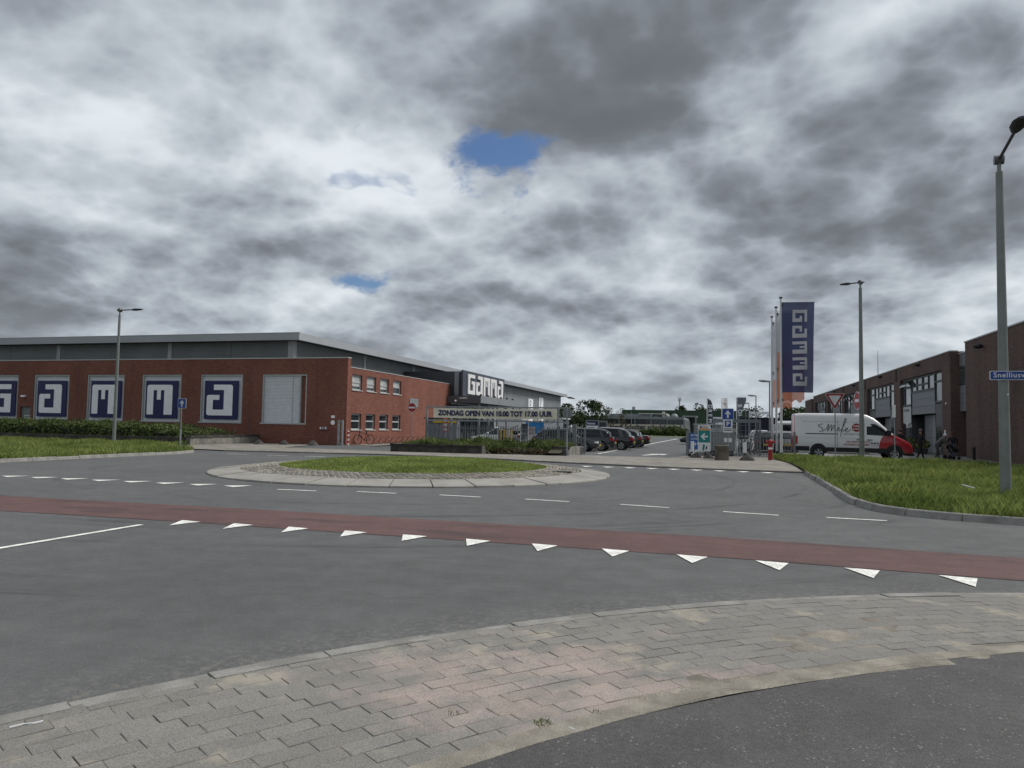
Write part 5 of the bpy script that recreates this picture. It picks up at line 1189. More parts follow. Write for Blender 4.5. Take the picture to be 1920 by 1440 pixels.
def car(label, loc, rz, pm, L=4.4, Wd=1.8, H=1.48, kind='hatch', roof=None, group='cars in the store car park', belt=.93):
    t = thing('parked_car', label, 'car', loc, rz, group); ww = dict(world=False); h = L / 2; w_ = Wd / 2
    suv = kind == 'suv'; zb0 = .28 if suv else .22; hood = belt - (.04 if suv else .12)
    st = [(h, zb0 + .12, .60, .62), (h - .06, zb0 + .03, .70, .80), (h - .22, zb0, hood - .12, .93), (h - .7, zb0, hood, .985), (h - 1.25, zb0, belt - .02, 1), (.2, zb0, belt, 1), (-h * .55, zb0, belt + .03, 1), (-h + .35, zb0, belt + .05, .97), (-h + .08, zb0 + .05, belt + .02, .90), (-h, zb0 + .16, belt - .12, .82)]
    rings = [mirror([(x, 0, zb), (x, w_ * k * .88, zb), (x, w_ * k, zb + .14), (x, w_ * k, (zb + zt) / 2 + .05), (x, w_ * k - .025, zt - .10), (x, w_ * k - .11, zt), (x, 0, zt + .025)]) for x, zb, zt, k in st]
    body = B().loft(rings).obj('body', pm, t, smooth=True, **ww)
    xr0 = {'hatch': -h + .38, 'estate': -h + .30, 'suv': -h + .35, 'coupe': -h + .75}[kind]
    cw = h - 1.22
    prof = [(cw, belt - .03, .86, .90), (cw - .45, belt + (H - belt) * .55, .80, .86), (cw - .85, H - .06, .74, .80), (.1, H, .73, .80), (xr0 + .65, H - .03, .72, .80), (xr0 + .25, H - .14, .70, .80), (xr0, belt + .28, .74, .86), (xr0 - .12, belt, .80, .90)]
    if kind == 'coupe': prof[5] = (xr0 + .1, H - .22, .70, .82)
    gr = [mirror([(x, 0, belt - .05), (x, w_ * .93, belt - .05), (x, w_ * (kt + (.93 - kt) * max(0, 1 - (z - belt) / (H - belt))), max(z - .07, belt - .04)), (x, w_ * kt - .08, z), (x, 0, z + .015)]) for x, z, kt, kb in prof]
    B().loft(gr).obj('window_glass', M_CARGL, t, smooth=True, **ww)
    rr = [mirror([(x, 0, z + .005), (x, w_ * kt - .01, z - .045), (x, w_ * kt - .085, z + .012), (x, 0, z + .03)]) for x, z, kt, kb in prof[2:6]]
    B().loft(rr).obj('roof', roof or pm, t, smooth=True, **ww)
    for s in (1, -1):
        def strip(a, c, wd_):
            (x0, z0), (x1, z1) = a, c; y_ = lambda z: s * (w_ * (.735 + .195 * max(0, min(1, 1 - (z - belt) / (H - belt)))) + .004)
            return B().add([(x0 - wd_, y_(z0), z0), (x0 + wd_, y_(z0), z0), (x1 + wd_, y_(z1), z1), (x1 - wd_, y_(z1), z1)], [(0, 1, 2, 3)])
        strip((cw - .02, belt - .02), (cw - .86, H - .07), .05).obj('pillar', pm, t, **ww)
        strip((-.12, belt), (-.16, H - .06), .04).obj('pillar', M_BLACK, t, **ww)
        strip((xr0 + .42, belt), (xr0 + .62, H - .1), .14 if kind != 'estate' else .07).obj('pillar', pm, t, **ww)
        b = B(); arch(b, h - .86, s * w_, .37, s); arch(b, -h + .80, s * w_, .37, s); b.obj('wheel_arch', M_BLACK, t, **ww)
        B().box(-h + 1.15, h - 1.2, s * w_ - .02, s * w_ + .012, zb0 + .0, zb0 + .12).obj('sill', M_BLACK if suv else pm, t, **ww)
        B().bbox(cw - .35, cw - .15, s * (w_ + .10) - .10, s * (w_ + .10) + .10, belt - .02, belt + .14, c=.03).obj('mirror', pm, t, **ww)
        for xx in (.35, -.7): B().box(xx - .1, xx + .1, s * w_ - .01, s * w_ + .015, belt - .17, belt - .13).obj('door_handle', pm if not suv else M_RIM, t, **ww)
        for k, (x, zz) in enumerate(((h - .86, 0), (-h + .80, 0))): wheel(t, x, s * (w_ - .085), .325, .21)
        B().loft([[(h - .20, s * (w_ * .93 + .004), hood - .24), (h - .20, s * w_ * .55, hood - .28), (h - .20, s * w_ * .55, hood - .16), (h - .20, s * (w_ * .93 + .004), hood - .13)], [(h - .02, s * w_ * .78, .56), (h + .012, s * w_ * .5, .54), (h - .02, s * w_ * .5, .66), (h - .05, s * w_ * .80, .68)]]).obj('headlight', M_LAMP, t, **ww)
        B().loft([[(-h + .22, s * (w_ * .965 + .006), belt - .22), (-h + .22, s * (w_ * .965 + .006), belt - .04), (-h + .22, s * w_ * .7, belt - .04), (-h + .22, s * w_ * .7, belt - .22)], [(-h - .006, s * w_ * .84, belt - .26), (-h + .02, s * w_ * .86, belt - .05), (-h + .01, s * w_ * .52, belt - .05), (-h - .012, s * w_ * .52, belt - .26)]]).obj('taillight', M_TAIL, t, **ww)
    B().box(h - .02, h + .02, -.45, .45, .36, .50).obj('grille', M_BLACK, t, **ww); B().box(-h - .03, -h + .05, -w_ * .7, w_ * .7, .30, .46).obj('rear_bumper', M_BLACK, t, **ww)
    B().box(h + .021, h + .03, -.26, .26, .38, .48).obj('number_plate', M_NPLATE, t, **ww); B().box(-h - .045, -h - .031, -.26, .26, .52, .62).obj('number_plate', M_NPLATE, t, **ww)
    return t
P_GREY = paint('grey_paint', (.026, .028, .031), .2); P_NAVY = paint('navy_paint', (.007, .010, .020), 0, .22); P_BLACKC = paint('black_paint', (.004, .004, .005), 0, .2); P_SILV = paint('silver_paint', (.26, .27, .28), .6); P_WHITE = paint('white_paint', (.66, .67, .68))
car('dark grey hatchback parked nose-out behind the fence end', (-9.45, 47.7, 0), 0, P_GREY, L=4.35, H=1.46)
car('dark navy estate car parked nose-in beside the grey hatchback', (-9.0, 50.3, 0), math.pi, P_NAVY, L=4.75, H=1.50, kind='estate')
car('black crossover with a pale roof and bright five-spoke wheels', (-7.9, 53.2, 0), math.pi, P_BLACKC, L=4.5, Wd=1.86, H=1.58, kind='suv', roof=P_SILV)
car('white car showing only its roof above the black crossover', (-8.2, 56.0, 0), math.pi, P_WHITE, L=4.5, H=1.58, kind='hatch')
car('dark grey car with red tail lamps second from the far end of the row', (-7.75, 58.8, 0), math.pi, P_GREY, L=4.3, H=1.46)
car('black coupe at the far end of the parked row', (-7.6, 61.8, 0), math.pi, P_BLACKC, L=4.6, H=1.43, kind='coupe')
car('white hatchback behind the fence bars near the entrance', (-16.4, 55.4, 0), math.pi, P_WHITE, L=4.1, H=1.46, group='cars near the store entrance')
car('small black car driving out past the left gate post', (-1.5, 77, 0), math.pi, P_BLACKC, L=4.1, H=1.50, group='cars on the right of the car park')
car('black car parked behind the bicycle cage', (3.2, 56.5, 0), R(95), P_BLACKC, L=4.3, H=1.5, group='cars on the right of the car park')
car('silver estate between the flagpoles and the van', (4.75, 58, 0), R(92), P_SILV, L=4.5, H=1.52, kind='estate', group='cars on the right of the car park')
car('white car behind the silver estate beyond the flagpoles', (3.4, 64, 0), R(90), P_WHITE, L=4.5, H=1.55, kind='suv', group='cars on the right of the car park')
car('grey car standing behind the back of the white van', (6.3, 63, 0), R(93), P_GREY, L=4.4, H=1.55, kind='suv', group='cars on the right of the car park')

# ---- the white delivery van
def van_paint():
    m = bpy.data.materials.new('van_paint'); m.use_nodes = True; t = NT(m.node_tree); b = t.n['Principled BSDF']
    o = t.new('ShaderNodeTexCoord').outputs['Object']; x, y, z = t.sep(o)
    d = t.vmath('LENGTH', t.vmath('MULTIPLY', t.vmath('SUBTRACT', o, (2.62, 0, .66)), (1, 0, 1)), out=1)
    nose = t.math('MULTIPLY', t.math('LESS_THAN', d, 1.27), t.math('LESS_THAN', z, 1.44))
    back = t.math('LESS_THAN', x, -3.135)
    c = t.mix(t.math('MAXIMUM', nose, back), (.70, .71, .72, 1), (.36, .012, .024, 1))
    dirt = t.math('MULTIPLY', t.smooth(z, .9, .3), t.smooth(t.noise(o, 3, 5, .6), .35, .7, 0, .5))
    c = t.mix(dirt, c, (.20, .19, .17, 1))
    t.put(b.inputs['Base Color'], c); b.inputs['Roughness'].default_value = .3; b.inputs['Coat Weight'].default_value = .5; b.inputs['Coat Roughness'].default_value = .08; MATS['van_paint'] = m; return m
M_VAN = van_paint()
van = thing('delivery_van', 'white high-roof delivery van with a red nose and smile lettering parked before the brown units', 'van', (7.55, 47.12, 0)); ww = dict(world=False)
w_ = 1.0
st = [(-3.15, .44, 2.50, .97), (-3.10, .40, 2.58, 1), (-2.6, .40, 2.62, 1), (.4, .40, 2.62, 1), (.75, .40, 2.55, 1), (1.1, .40, 2.38, 1), (1.42, .40, 2.12, 1), (1.8, .40, 1.74, 1), (2.16, .40, 1.42, 1), (2.6, .40, 1.20, .985), (2.92, .40, 1.02, .95), (3.08, .36, .84, .88), (3.15, .40, .66, .80)]
rings = []
for x, zb, zt, k in st:
    y = w_ * k; sh = max(zb + .1, zt - .22); top = .16 if zt > 2 else .10
    rings.append(mirror([(x, 0, zb), (x, y * .94, zb), (x, y, zb + .08), (x, y, min(1.0, sh - .02)), (x, y - .01 * (zt > 1.5), sh), (x, y - top * .45, zt - .07), (x, y - top, zt), (x, 0, zt + .02)]))
B().loft(rings).obj('body', M_VAN, van, smooth=True, **ww)
for s in (-1, 1):
    yy = s * 1.004
    B().add([(.72, yy, 1.42), (1.93, yy, 1.36), (1.93, yy, 1.42), (1.55, yy, 1.80), (1.12, yy * .985, 2.08), (.72, yy * .985, 2.10)], [tuple(range(6))]).obj('side_window', M_CARGL, van, **ww)
    B().box(1.22, 1.25, yy - .004, yy + .004, 1.41, 2.0).obj('window_bar', M_BLACK, van, **ww)
    b = B()
    for x in (-1.86, 2.14): arch(b, x, s * 1.0, .46, s)
    b.obj('wheel_arch', M_BLACK, van, **ww)
    B().box(-1.45, 1.72, s * 1.0 - .02, s * 1.012, .40, .66).obj('sill', M_BLACK, van, **ww); B().box(-3.12, -2.35, s * 1.0 - .02, s * 1.012, .44, .70).obj('sill', M_BLACK, van, **ww)
    B().box(-1.35, 1.2, s * .96, s * 1.06, .27, .33).obj('side_step', M_RIM, van, **ww); B().box(-2.95, -2.3, s * .96, s * 1.03, .30, .44).obj('side_guard', M_RIM, van, **ww)
    B().box(-3.17, -2.98, s * .94, s * 1.012, .82, 1.30).obj('taillight', M_TAIL, van, **ww)
    for x0, x1, z in ((-2.55, -.82, 1.415),): B().box(x0, x1, yy - .008, yy + .012, z, z + .045).obj('door_rail', M_BLACK, van, **ww)
    for x in (.18, .72): B().box(x, x + .30, yy - .01, yy + .03, 1.10, 1.15).obj('door_handle', M_BLACK, van, **ww)
    for x in (-.83, .58): B().box(x, x + .012, yy - .004, yy + .002, .66, 2.30).obj('door_seam', M_DARK, van, **ww)
    for z in (1.20, 2.14): B().box(-2.75, .55, yy - .006, yy + .003, z, z + .012).obj('body_crease', M_COPE, van, **ww)
    b = B().bbox(1.72, 1.95, s * 1.14 - .12, s * 1.14 + .12, 1.42, 1.72, c=.04); b.obj('mirror', M_BLACK, van, **ww)
    B().loft([[(2.72, s * .955, .86), (2.72, s * .955, 1.02), (2.72, s * .6, 1.03), (2.72, s * .6, .88)], [(3.07, s * .80, .74), (3.04, s * .80, .86), (3.08, s * .5, .86), (3.1, s * .5, .74)]]).obj('headlight', M_LAMP, van, **ww)
    for x in (-1.86, 2.14): wheel(van, x, s * .90, .345, .24)
B().add([(1.47, -.86, 2.10), (1.47, .86, 2.10), (2.20, .90, 1.42), (2.20, -.90, 1.42)], [(0, 1, 2, 3)]).obj('windscreen', M_CARGL, van, **ww)
B().box(3.12, 3.17, -.7, .7, .52, .74).obj('grille', M_BLACK, van, **ww); B().bbox(2.95, 3.19, -.9, .9, .26, .46, c=.04).obj('front_bumper', M_BLACK, van, **ww); B().bbox(-3.24, -3.08, -.95, .95, .36, .50, c=.03).obj('rear_bumper', M_BLACK, van, **ww)
B().box(3.19, 3.20, -.26, .26, .40, .50).obj('number_plate', M_NPLATE, van, **ww)
vf = lambda u, v, d: (u, -1.012 - d, v)
strokes = [[(-1.62, 2.02), (-1.86, 1.92), (-1.66, 1.78), (-1.62, 1.62), (-1.80, 1.55)], [(-1.80, 1.55), (-1.45, 1.70), (-1.30, 2.02), (-1.36, 1.58)], [(-1.36, 1.58), (-1.14, 1.98), (-1.16, 1.60)], [(-1.16, 1.60), (-.98, 1.98), (-.98, 1.62), (-.86, 1.64)], [(-.86, 1.64), (-.74, 1.84), (-.76, 1.62), (-.64, 1.66)], [(-.72, 1.96), (-.70, 1.99)], [(-.64, 1.66), (-.46, 2.02), (-.36, 2.30), (-.44, 2.26), (-.62, 1.55), (-.66, 1.30)], [(-.60, 1.60), (-.30, 1.72), (-.34, 1.80), (-.42, 1.66), (-.30, 1.56), (-.10, 1.74)]]
b = B()
for s in strokes:
    pts = []; n = len(s)
    for i in range(n - 1):
        p0, p1, p2, p3 = s[max(i - 1, 0)], s[i], s[i + 1], s[min(i + 2, n - 1)]
        for q in np.linspace(0, 1, 5, endpoint=i == n - 2): pts.append(tuple(.5 * (2 * p1[a] + (p2[a] - p0[a]) * q + (2 * p0[a] - 5 * p1[a] + 4 * p2[a] - p3[a]) * q * q + (3 * p1[a] - p0[a] - 3 * p2[a] + p3[a]) * q ** 3) for a in (0, 1)))
    b.tube([vf(u, v, 0) for u, v in pts], .016, 4)
b.obj('script_lettering', M_BLACK, van, **ww)
vt = lambda x0, z0: (lambda u, v, d: (x0 + u, -1.006 - d, z0 + v))
q = B(); put_text(q, vt(-.52, 1.38), 'FAVORITES', .17, d=.004, sx=.95, spacing=1.1); q.obj('lettering', mat('grey_print', (.16, .16, .17)), van, **ww)
q = B(); put_text(q, vt(-.36, .96), 'DE WEBSHOP VOOR', .135, d=.004, bold=.003); put_text(q, vt(-.50, .80), 'SCHOENEN LIEFHEBBERS', .135, d=.004, bold=.003, sx=.9); q.obj('lettering', mat('red_print', (.26, .03, .04)), van, **ww)
dd = B().prism(arc(0, 0, .24, 0, 348, 30), vt(.18, 1.82), 0, .004).obj('round_badge', M_SRED, van, **ww)
q = B(); put_text(q, vt(.0, 1.85), 'WE', .15, d=.008, bold=.004); q.prism([(0, -.06), (.065, .01), (.06, .05), (.03, .06), (0, .035), (-.03, .06), (-.06, .05), (-.065, .01)], vt(.30, 1.90), .005, .008); put_text(q, vt(-.02, 1.70), 'SHOES', .125, d=.008, bold=.004); q.obj('badge_lettering', M_SWHITE, dd, **ww)
for k in range(3):
    ic = B().prism(arc(0, 0, .058, 0, 345, 23), vt(.98 + .15 * k, .94), 0, .004).obj('icon_disc', M_BLACK, van, **ww); q = B(); put_text(q, vt(.965 + .15 * k, .915), 'fio'[k], .075, d=.008, bold=.002); q.obj('icon', M_SWHITE, ic, **ww)
B().box(.92, 1.36, -1.010, -1.006, .80, .82).obj('text_strip', MATS['grey_print'], van, **ww)

# a white lorry cab beyond
t = thing('lorry', 'white lorry cab far behind the flagpoles', 'lorry', (6.7, 76, 0))
B().bbox(5.75, 7.85, 75, 78.5, .9, 2.5, c=.2).obj('cab', P_WHITE, t); B().box(5.95, 7.65, 74.98, 75.0, 1.5, 2.15).obj('windscreen', M_CARGL, t); B().box(5.8, 7.8, 75.1, 82, .45, .88).obj('chassis', M_BLACK, t); B().box(5.7, 7.9, 78.7, 84, .9, 2.2).obj('load_body', P_WHITE, t)
for x in (6.0, 7.6):
    for y in (76, 82): B().tube([(x - .15, y, .45), (x + .15, y, .45)], .45, 16).obj('wheel', M_TYRE, t)

# ================================================================ people
def person(label, loc, rz, J, mats, hair=None, hairlen=0.0, cap=None):
    """J: joint positions (local, facing +Y): the figure is one skinned surface; mats = skin, top, trousers, shoes"""
    edges = [('pelvis', 'waist'), ('waist', 'chest'), ('chest', 'neck'), ('neck', 'head'), ('head', 'crown'),
             ('chest', 'shL'), ('shL', 'elL'), ('elL', 'wrL'), ('chest', 'shR'), ('shR', 'elR'), ('elR', 'wrR'),
             ('pelvis', 'hipL'), ('hipL', 'knL'), ('knL', 'anL'), ('anL', 'toL'), ('pelvis', 'hipR'), ('hipR', 'knR'), ('knR', 'anR'), ('anR', 'toR')]
    rad = dict(pelvis=(.15, .12), waist=(.15, .11), chest=(.18, .12), neck=(.058, .058), head=(.078, .092), crown=(.065, .08), sh=(.075, .07), el=(.052, .05), wr=(.034, .03), hip=(.095, .095), kn=(.066, .066), an=(.05, .05), to=(.045, .035))
    names = ['pelvis'] + [b for a, b in edges]; ix = {n: i for i, n in enumerate(names)}
    me = bpy.data.meshes.new('person'); me.from_pydata([J[n] for n in names], [(ix[a], ix[b]) for a, b in edges], [])
    o = bpy.data.objects.new('tmp_person', me); COL.objects.link(o)
    sk = o.modifiers.new('skin', 'SKIN'); sk.use_smooth_shade = True; sk.branch_smoothing = .6
    for n in names:
        sv = me.skin_vertices[0].data[ix[n]]; key = n if n in rad else n[:-1]; sv.radius = rad[key]; sv.use_root = n == 'pelvis'
    o.modifiers.new('sub', 'SUBSURF').levels = 2
    dg = bpy.context.evaluated_depsgraph_get(); dg.update(); ev = o.evaluated_get(dg); m2 = bpy.data.meshes.new_from_object(ev)
    bpy.data.objects.remove(o); m2.name = 'person'
    bb = B(); bb.v = [tuple(v.co) for v in m2.vertices]; bb.f = [tuple(p.vertices) for p in m2.polygons]
    seg = {('neck', 'head'): 0, ('head', 'crown'): 0, ('chest', 'neck'): 1, ('hipL', 'knL'): 2, ('knL', 'anL'): 2, ('hipR', 'knR'): 2, ('knR', 'anR'): 2, ('pelvis', 'hipL'): 2, ('pelvis', 'hipR'): 2, ('anL', 'toL'): 3, ('anR', 'toR'): 3}
    def near(c):
        best = None
        for a, b in edges:
            A, Bv = Vector(J[a]), Vector(J[b]); d = Bv - A; q = max(0, min(1, (c - A).dot(d) / max(d.length_squared, 1e-9))); dist = (c - A - d * q).length
            if best is None or dist < best[0]: best = (dist, seg.get((a, b), 1))
        return best[1]
    bb.mi = [near(sum((Vector(bb.v[i]) for i in f), Vector()) / len(f)) for f in bb.f]
    for s in 'LR':                                   # hands: palm, four unequal bent fingers, thumb off its side
        W_, E_ = Vector(J['wr' + s]), Vector(J['el' + s]); d = (W_ - E_).normalized(); sd = d.cross(Vector((0, 1, 0))).normalized() if abs(d.y) < .9 else Vector((1, 0, 0)); fw = d.cross(sd).normalized()
        bb.loft([[W_ + d * q + sd * (cx * a) + fw * (cy * b) for a, b in ((-1, -1), (1, -1), (1, 1), (-1, 1))] for q, cx, cy in ((-.02, .014, .024), (.04, .014, .040), (.09, .012, .040))], mi=0)
        for k, ln in enumerate((.065, .075, .07, .055)):
            p = W_ + d * .085 + fw * (-.030 + .020 * k); bb.tube([p, p + d * ln * .55, p + d * ln * .9 + sd * .02], [.0095, .009, .007], 6, mi=0)
        p = W_ + d * .025 - fw * .035; bb.tube([p, p + d * .03 - fw * .025, p + d * .06 - fw * .03], [.011, .010, .008], 6, mi=0)
    hd, cr = Vector(J['head']), Vector(J['crown']); up = (cr - hd).normalized(); fwd = Vector(J.get('face', (0, 1, 0))).normalized(); sd = fwd.cross(up).normalized(); c = hd.lerp(cr, .45)
    bb.tube([c + fwd * .075 + up * .02, c + fwd * .108 - up * .02], [.010, .016], 6, mi=0)
    for s in (-1, 1):
        bb.sphere(c + sd * s * .080, .028, 6, 4, (.4, .8, 1.1), mi=0); bb.sphere(c + fwd * .086 + sd * s * .032 + up * .03, .011, 6, 4, mi=3)
    bb.tube([c + fwd * .088 - up * .055 - sd * .022, c + fwd * .088 - up * .055 + sd * .022], .006, 5, mi=1)
    o = bb.obj('person', mats, None, smooth=True, world=False); o.location = loc; o.rotation_euler = (0, 0, rz); tag(o, label, 'person', 'people walking on the forecourt')
    if hair:
        h = B(); h.sphere(c - fwd * .014 + up * .035, .108, 14, 8, (.92, 1.0, 1.0)); h.v = [v for v in h.v]
        if hairlen: h.loft([[c - fwd * (.05 + .02 * q) + up * (.03 - hairlen * q) + sd * (.09 * math.cos(a)) + fwd * (.055 * math.sin(a)) for a in np.linspace(0, 2 * math.pi, 9)[:-1]] for q in (0, .5, 1)])
        h.obj('hair', hair, o, smooth=True, world=False)
    if cap:
        h = B(); h.sphere(c + up * .05, .112, 14, 8, (.95, 1.0, .9)); h.prism(arc(0, 0, .10, 0, 180, 10), lambda u, v, d: tuple(c + sd * u + fwd * (v + .06) + up * (.04 + d)), 0, .012); h.obj('cap', cap, o, smooth=True, world=False)
    return o
def walk(h=1.0, stride=.28, lean=0.0, arms=.18):
    J = dict(pelvis=(0, 0, .95), waist=(0, lean * .3, 1.10), chest=(0, lean * .8, 1.36), neck=(0, lean + .01, 1.50), head=(0, lean + .03, 1.60), crown=(0, lean + .03, 1.72),
             shL=(-.19, lean * .9, 1.41), shR=(.19, lean * .9, 1.41), elL=(-.25, lean - arms * .4, 1.14), elR=(.25, lean + arms * .3, 1.14), wrL=(-.25, lean - arms * .3, .90), wrR=(.25, lean + arms, .92),
             hipL=(-.10, 0, .90), hipR=(.10, 0, .90), knL=(-.11, stride * .45 + .06, .49), knR=(.11, -stride * .3, .49), anL=(-.11, stride, .09), anR=(.11, -stride * 1.1, .13), toL=(-.12, stride + .16, .05), toR=(.12, -stride * 1.1 + .14, .04))
    return {k: tuple(c * h for c in v) for k, v in J.items()}
M_SKIN = mat('skin', (.36, .20, .14), rough=.6, var=.06); M_JDARK = mat('dark_jacket', (.016, .016, .020), rough=.85, var=.3, scale=12); M_TROU = mat('black_trousers', (.012, .012, .014), rough=.9, var=.3, scale=12)
M_JEAN = mat('blue_jeans', (.075, .10, .165), rough=.9, var=.25, scale=14); M_JGREY = mat('grey_jacket', (.115, .115, .11), rough=.9, var=.2, scale=12); M_HAIRD = mat('dark_hair', (.03, .025, .02), rough=.8); M_HAIRR = mat('auburn_hair', (.085, .035, .02), rough=.7)
person('person in a dark jacket and black trousers walking past the van bonnet', (11.58, 48.5, .02), R(-62), walk(1.01, .30), [M_SKIN, M_JDARK, M_TROU, M_BLACK], hair=mat('grey_hair', (.12, .11, .10), rough=.8))
person('person in black half hidden behind the van bonnet', (10.75, 49.6, .02), R(-35), walk(1.0, .12), [M_SKIN, M_TROU, M_TROU, M_BLACK], hair=M_HAIRD)
J = walk(.98, .16); J.update(waist=(0, .10, 1.06), chest=(0, .30, 1.22), neck=(0, .42, 1.30), head=(0, .49, 1.37), crown=(0, .54, 1.48), shL=(-.18, .32, 1.26), shR=(.18, .32, 1.26), elL=(-.22, .46, 1.02), elR=(.22, .46, 1.02), wrL=(-.18, .66, .98), wrR=(.18, .66, .98))
person('person in a grey jacket and white cap bending over a pushchair', (12.72, 49.5, .02), R(-70), J, [M_SKIN, M_JGREY, mat('grey_trousers', (.07, .07, .075), rough=.9), M_BLACK], cap=M_SWHITE)
person('person with long auburn hair, black jacket and blue jeans', (13.72, 50.1, .02), R(-30), walk(.93, .10), [M_SKIN, M_JDARK, M_JEAN, M_BLACK], hair=M_HAIRR, hairlen=.28)
t = thing('pushchair', 'black pushchair in front of the person in the white cap', 'pushchair', (13.18, 49.25, .02), R(-70))
B().loft([[(-.20, .25 + .35 * q, .42 + .05 * q), (.20, .25 + .35 * q, .42 + .05 * q), (.22, .22 + .35 * q, .62 + .1 * (1 - q)), (-.22, .22 + .35 * q, .62 + .1 * (1 - q))] for q in (0, .5, 1)]).obj('seat', M_BLACK, t, world=False)
B().loft([[(.24 * math.cos(a), .12 + .16 * q, .64 + .30 * math.sin(a) * (1 - .35 * q)) for a in np.linspace(0, math.pi, 9)] for q in (0, .5, 1, 1.6)], closed=False, caps=False).obj('hood', M_BLACK, t, world=False)
for s in (-.22, .22):
    B().tube([(s, -.12, .98), (s, .15, .5), (s, .55, .16)], .016, 6).obj('frame', M_GALV, t, world=False)
    for y, r in ((.02, .14), (.58, .10)): B().tube([(s - .02, y, r), (s + .02, y, r)], r, 14).obj('wheel', M_TYRE, t, world=False)
B().tube([(-.22, -.12, .98), (.22, -.12, .98)], .018, 6).obj('handle', M_BLACK, t, world=False)

# ================================================================ beyond the car park
M_TRUNK = mat('bark', (.07, .058, .045), rough=.95, var=.3, scale=2)
M_TREE = leaf_mat('tree_leaf', (.026, .046, .014), (.058, .080, .026), rand=.45, trans=.2, scale=.35)
M_TREE2 = leaf_mat('dry_tree_leaf', (.060, .062, .042), (.10, .10, .07), rand=.4, trans=.2, scale=.4)
def tree(label, x, y, H, Rr, n=1500, m=M_TREE, name='tree', size=None, z0=None, group='trees beyond the car park'):
    t = thing(name, label, 'tree', (x, y, 0), group=group); ww = dict(world=False)
    B().tube([(0, 0, 0), (.1, 0, H * .35), (0, .1, H * .8)], [H * .028, H * .02, H * .006], 7).obj('trunk', M_TRUNK, t, **ww)
    b = B()
    for k in range(7):
        a = k * 2.4; zz = H * (.32 + .07 * k); L = Rr * (.8 - .07 * k); b.tube([(0, 0, zz), (L * .5 * math.cos(a), L * .5 * math.sin(a), zz + H * .08), (L * math.cos(a), L * math.sin(a), zz + H * .17)], [H * .010, H * .007, H * .003], 5)
    b.obj('limbs', M_TRUNK, t, **ww)
    zb = H * .22 if z0 is None else z0; C = []
    for k in range(17):
        q = rnd.random(); zz = zb + (H - zb) * (.12 + .76 * q); rr = Rr * math.sqrt(max(.05, 1 - ((q - .38) / .66) ** 2)); a = rnd.uniform(0, 6.28); d = rr * rnd.uniform(.25, .82)
        C.append(bush_leaves((d * math.cos(a), d * math.sin(a), zz), Rr * rnd.uniform(.28, .46), n // 17, .3, .75))
    C = np.concatenate(C); V, F = leaf_quads(C, size or H * .062); mesh_np('crown', V, F, m, t)
    return t
tree('tall dark rounded tree right behind the end of the store', -27.6, 142, 5.9, 3.6, 1700, group='dark trees behind the store end')
tree('taller dark tree with the domed crown left of the workshop billboard', -24.2, 143, 6.9, 3.9, 2000, group='dark trees behind the store end')
tree('dark tree low between the round sign and the billboard', -29.8, 136, 4.4, 3.2, 1300, group='dark trees behind the store end')
tree('thin greyish half-bare tree beside the ventilation tower', -21.6, 150, 6.0, 2.0, 420, M_TREE2, size=.3); tree('thin half-bare tree right of the ventilation tower', -19.4, 156, 6.2, 1.5, 240, M_TREE2, size=.3)
tree('small tree below the radio mast', -11.9, 262, 9.6, 2.7, 700, z0=4); tree('broad dark tree behind the curved banner flag', -4.0, 262, 11.0, 4.8, 1500); tree('dark tree right of the broad one behind the arrow sign', .8, 258, 8.6, 3.4, 900)
tree('dark tree right behind the flagpoles beyond the navy hall', 18.6, 205, 9.2, 3.6, 1300); tree('low tree right of the domed one behind the van roof', 22, 210, 8.0, 3.2, 900); tree('distant tree behind the white gantry', 8.5, 240, 8.3, 4.0, 900); tree('distant tree over the navy hall, left of the flagpoles', 12.6, 240, 8.8, 4.0, 900)
def shrub(label, x, y, H, Rr, n, m=M_HEDGE):
    t = thing('bush', label, 'bush', (x, y, 0), group='bushes before the body shop')
    C = np.concatenate([bush_leaves((rnd.uniform(-.6, .6) * Rr, rnd.uniform(-.3, .3), H * rnd.uniform(.3, .62)), H * .45, n // 8, .2, 1.0) for _ in range(8)]); V, F = leaf_quads(C, .42); mesh_np('foliage', V, F, m, t)
    b = B()
    for k in range(5): b.tube([(0, 0, 0), (.4 * Rr * math.cos(k * 1.3), .2 * math.sin(k * 1.3), H * .6)], .05, 5)
    b.obj('stems', M_TRUNK, t, world=False)
shrub('low bush at the left end before the body shop lettering', -14.0, 154, 1.3, 1.8, 700); shrub('bush covering the middle of the body shop lettering', -11.4, 154, 1.7, 2.0, 900); shrub('highest bush before the right end of the body shop lettering', -8.9, 154, 2.1, 2.0, 1000); shrub('right-hand bush beside the slatted body shop wall', -6.6, 154, 1.6, 1.8, 800)
structure(flat([(-20, 145), (-3.5, 145), (-3.5, 160), (-20, 160)], .03).obj('grass_strip', M_LAWN))
# body shop
bs = thing('body_shop', 'low cream fronted body shop with a dark window band and grey lettering', 'workshop', (-18, 165, 0))
M_CREAM = mat('cream_render', (.52, .485, .40), rough=.85, var=.08); M_DGL = glass_mat('band_glass', (.02, .025, .03), rough=.15)
B().box(-31.5, -6.9, 165.1, 200, 0, 2.40).obj('wall', M_CREAM, bs); B().box(-31.6, -6.85, 165.0, 200, 3.52, 4.05).obj('roof_edge', M_CLADV, bs); B().box(-31.3, -6.95, 165.6, 199, 2.4, 3.52).obj('upper_wall', M_DARK, bs)
for k in range(7): B().box(-31.3 + 3.5 * k, -28.1 + 3.5 * k, 165.15, 165.2, 2.42, 3.50).obj('window', M_DGL, bs)
for k in range(8): B().box(-31.5 + 3.5 * k, -31.3 + 3.5 * k, 165.06, 165.3, 2.402, 3.518).obj('window_post', M_CLADV, bs)
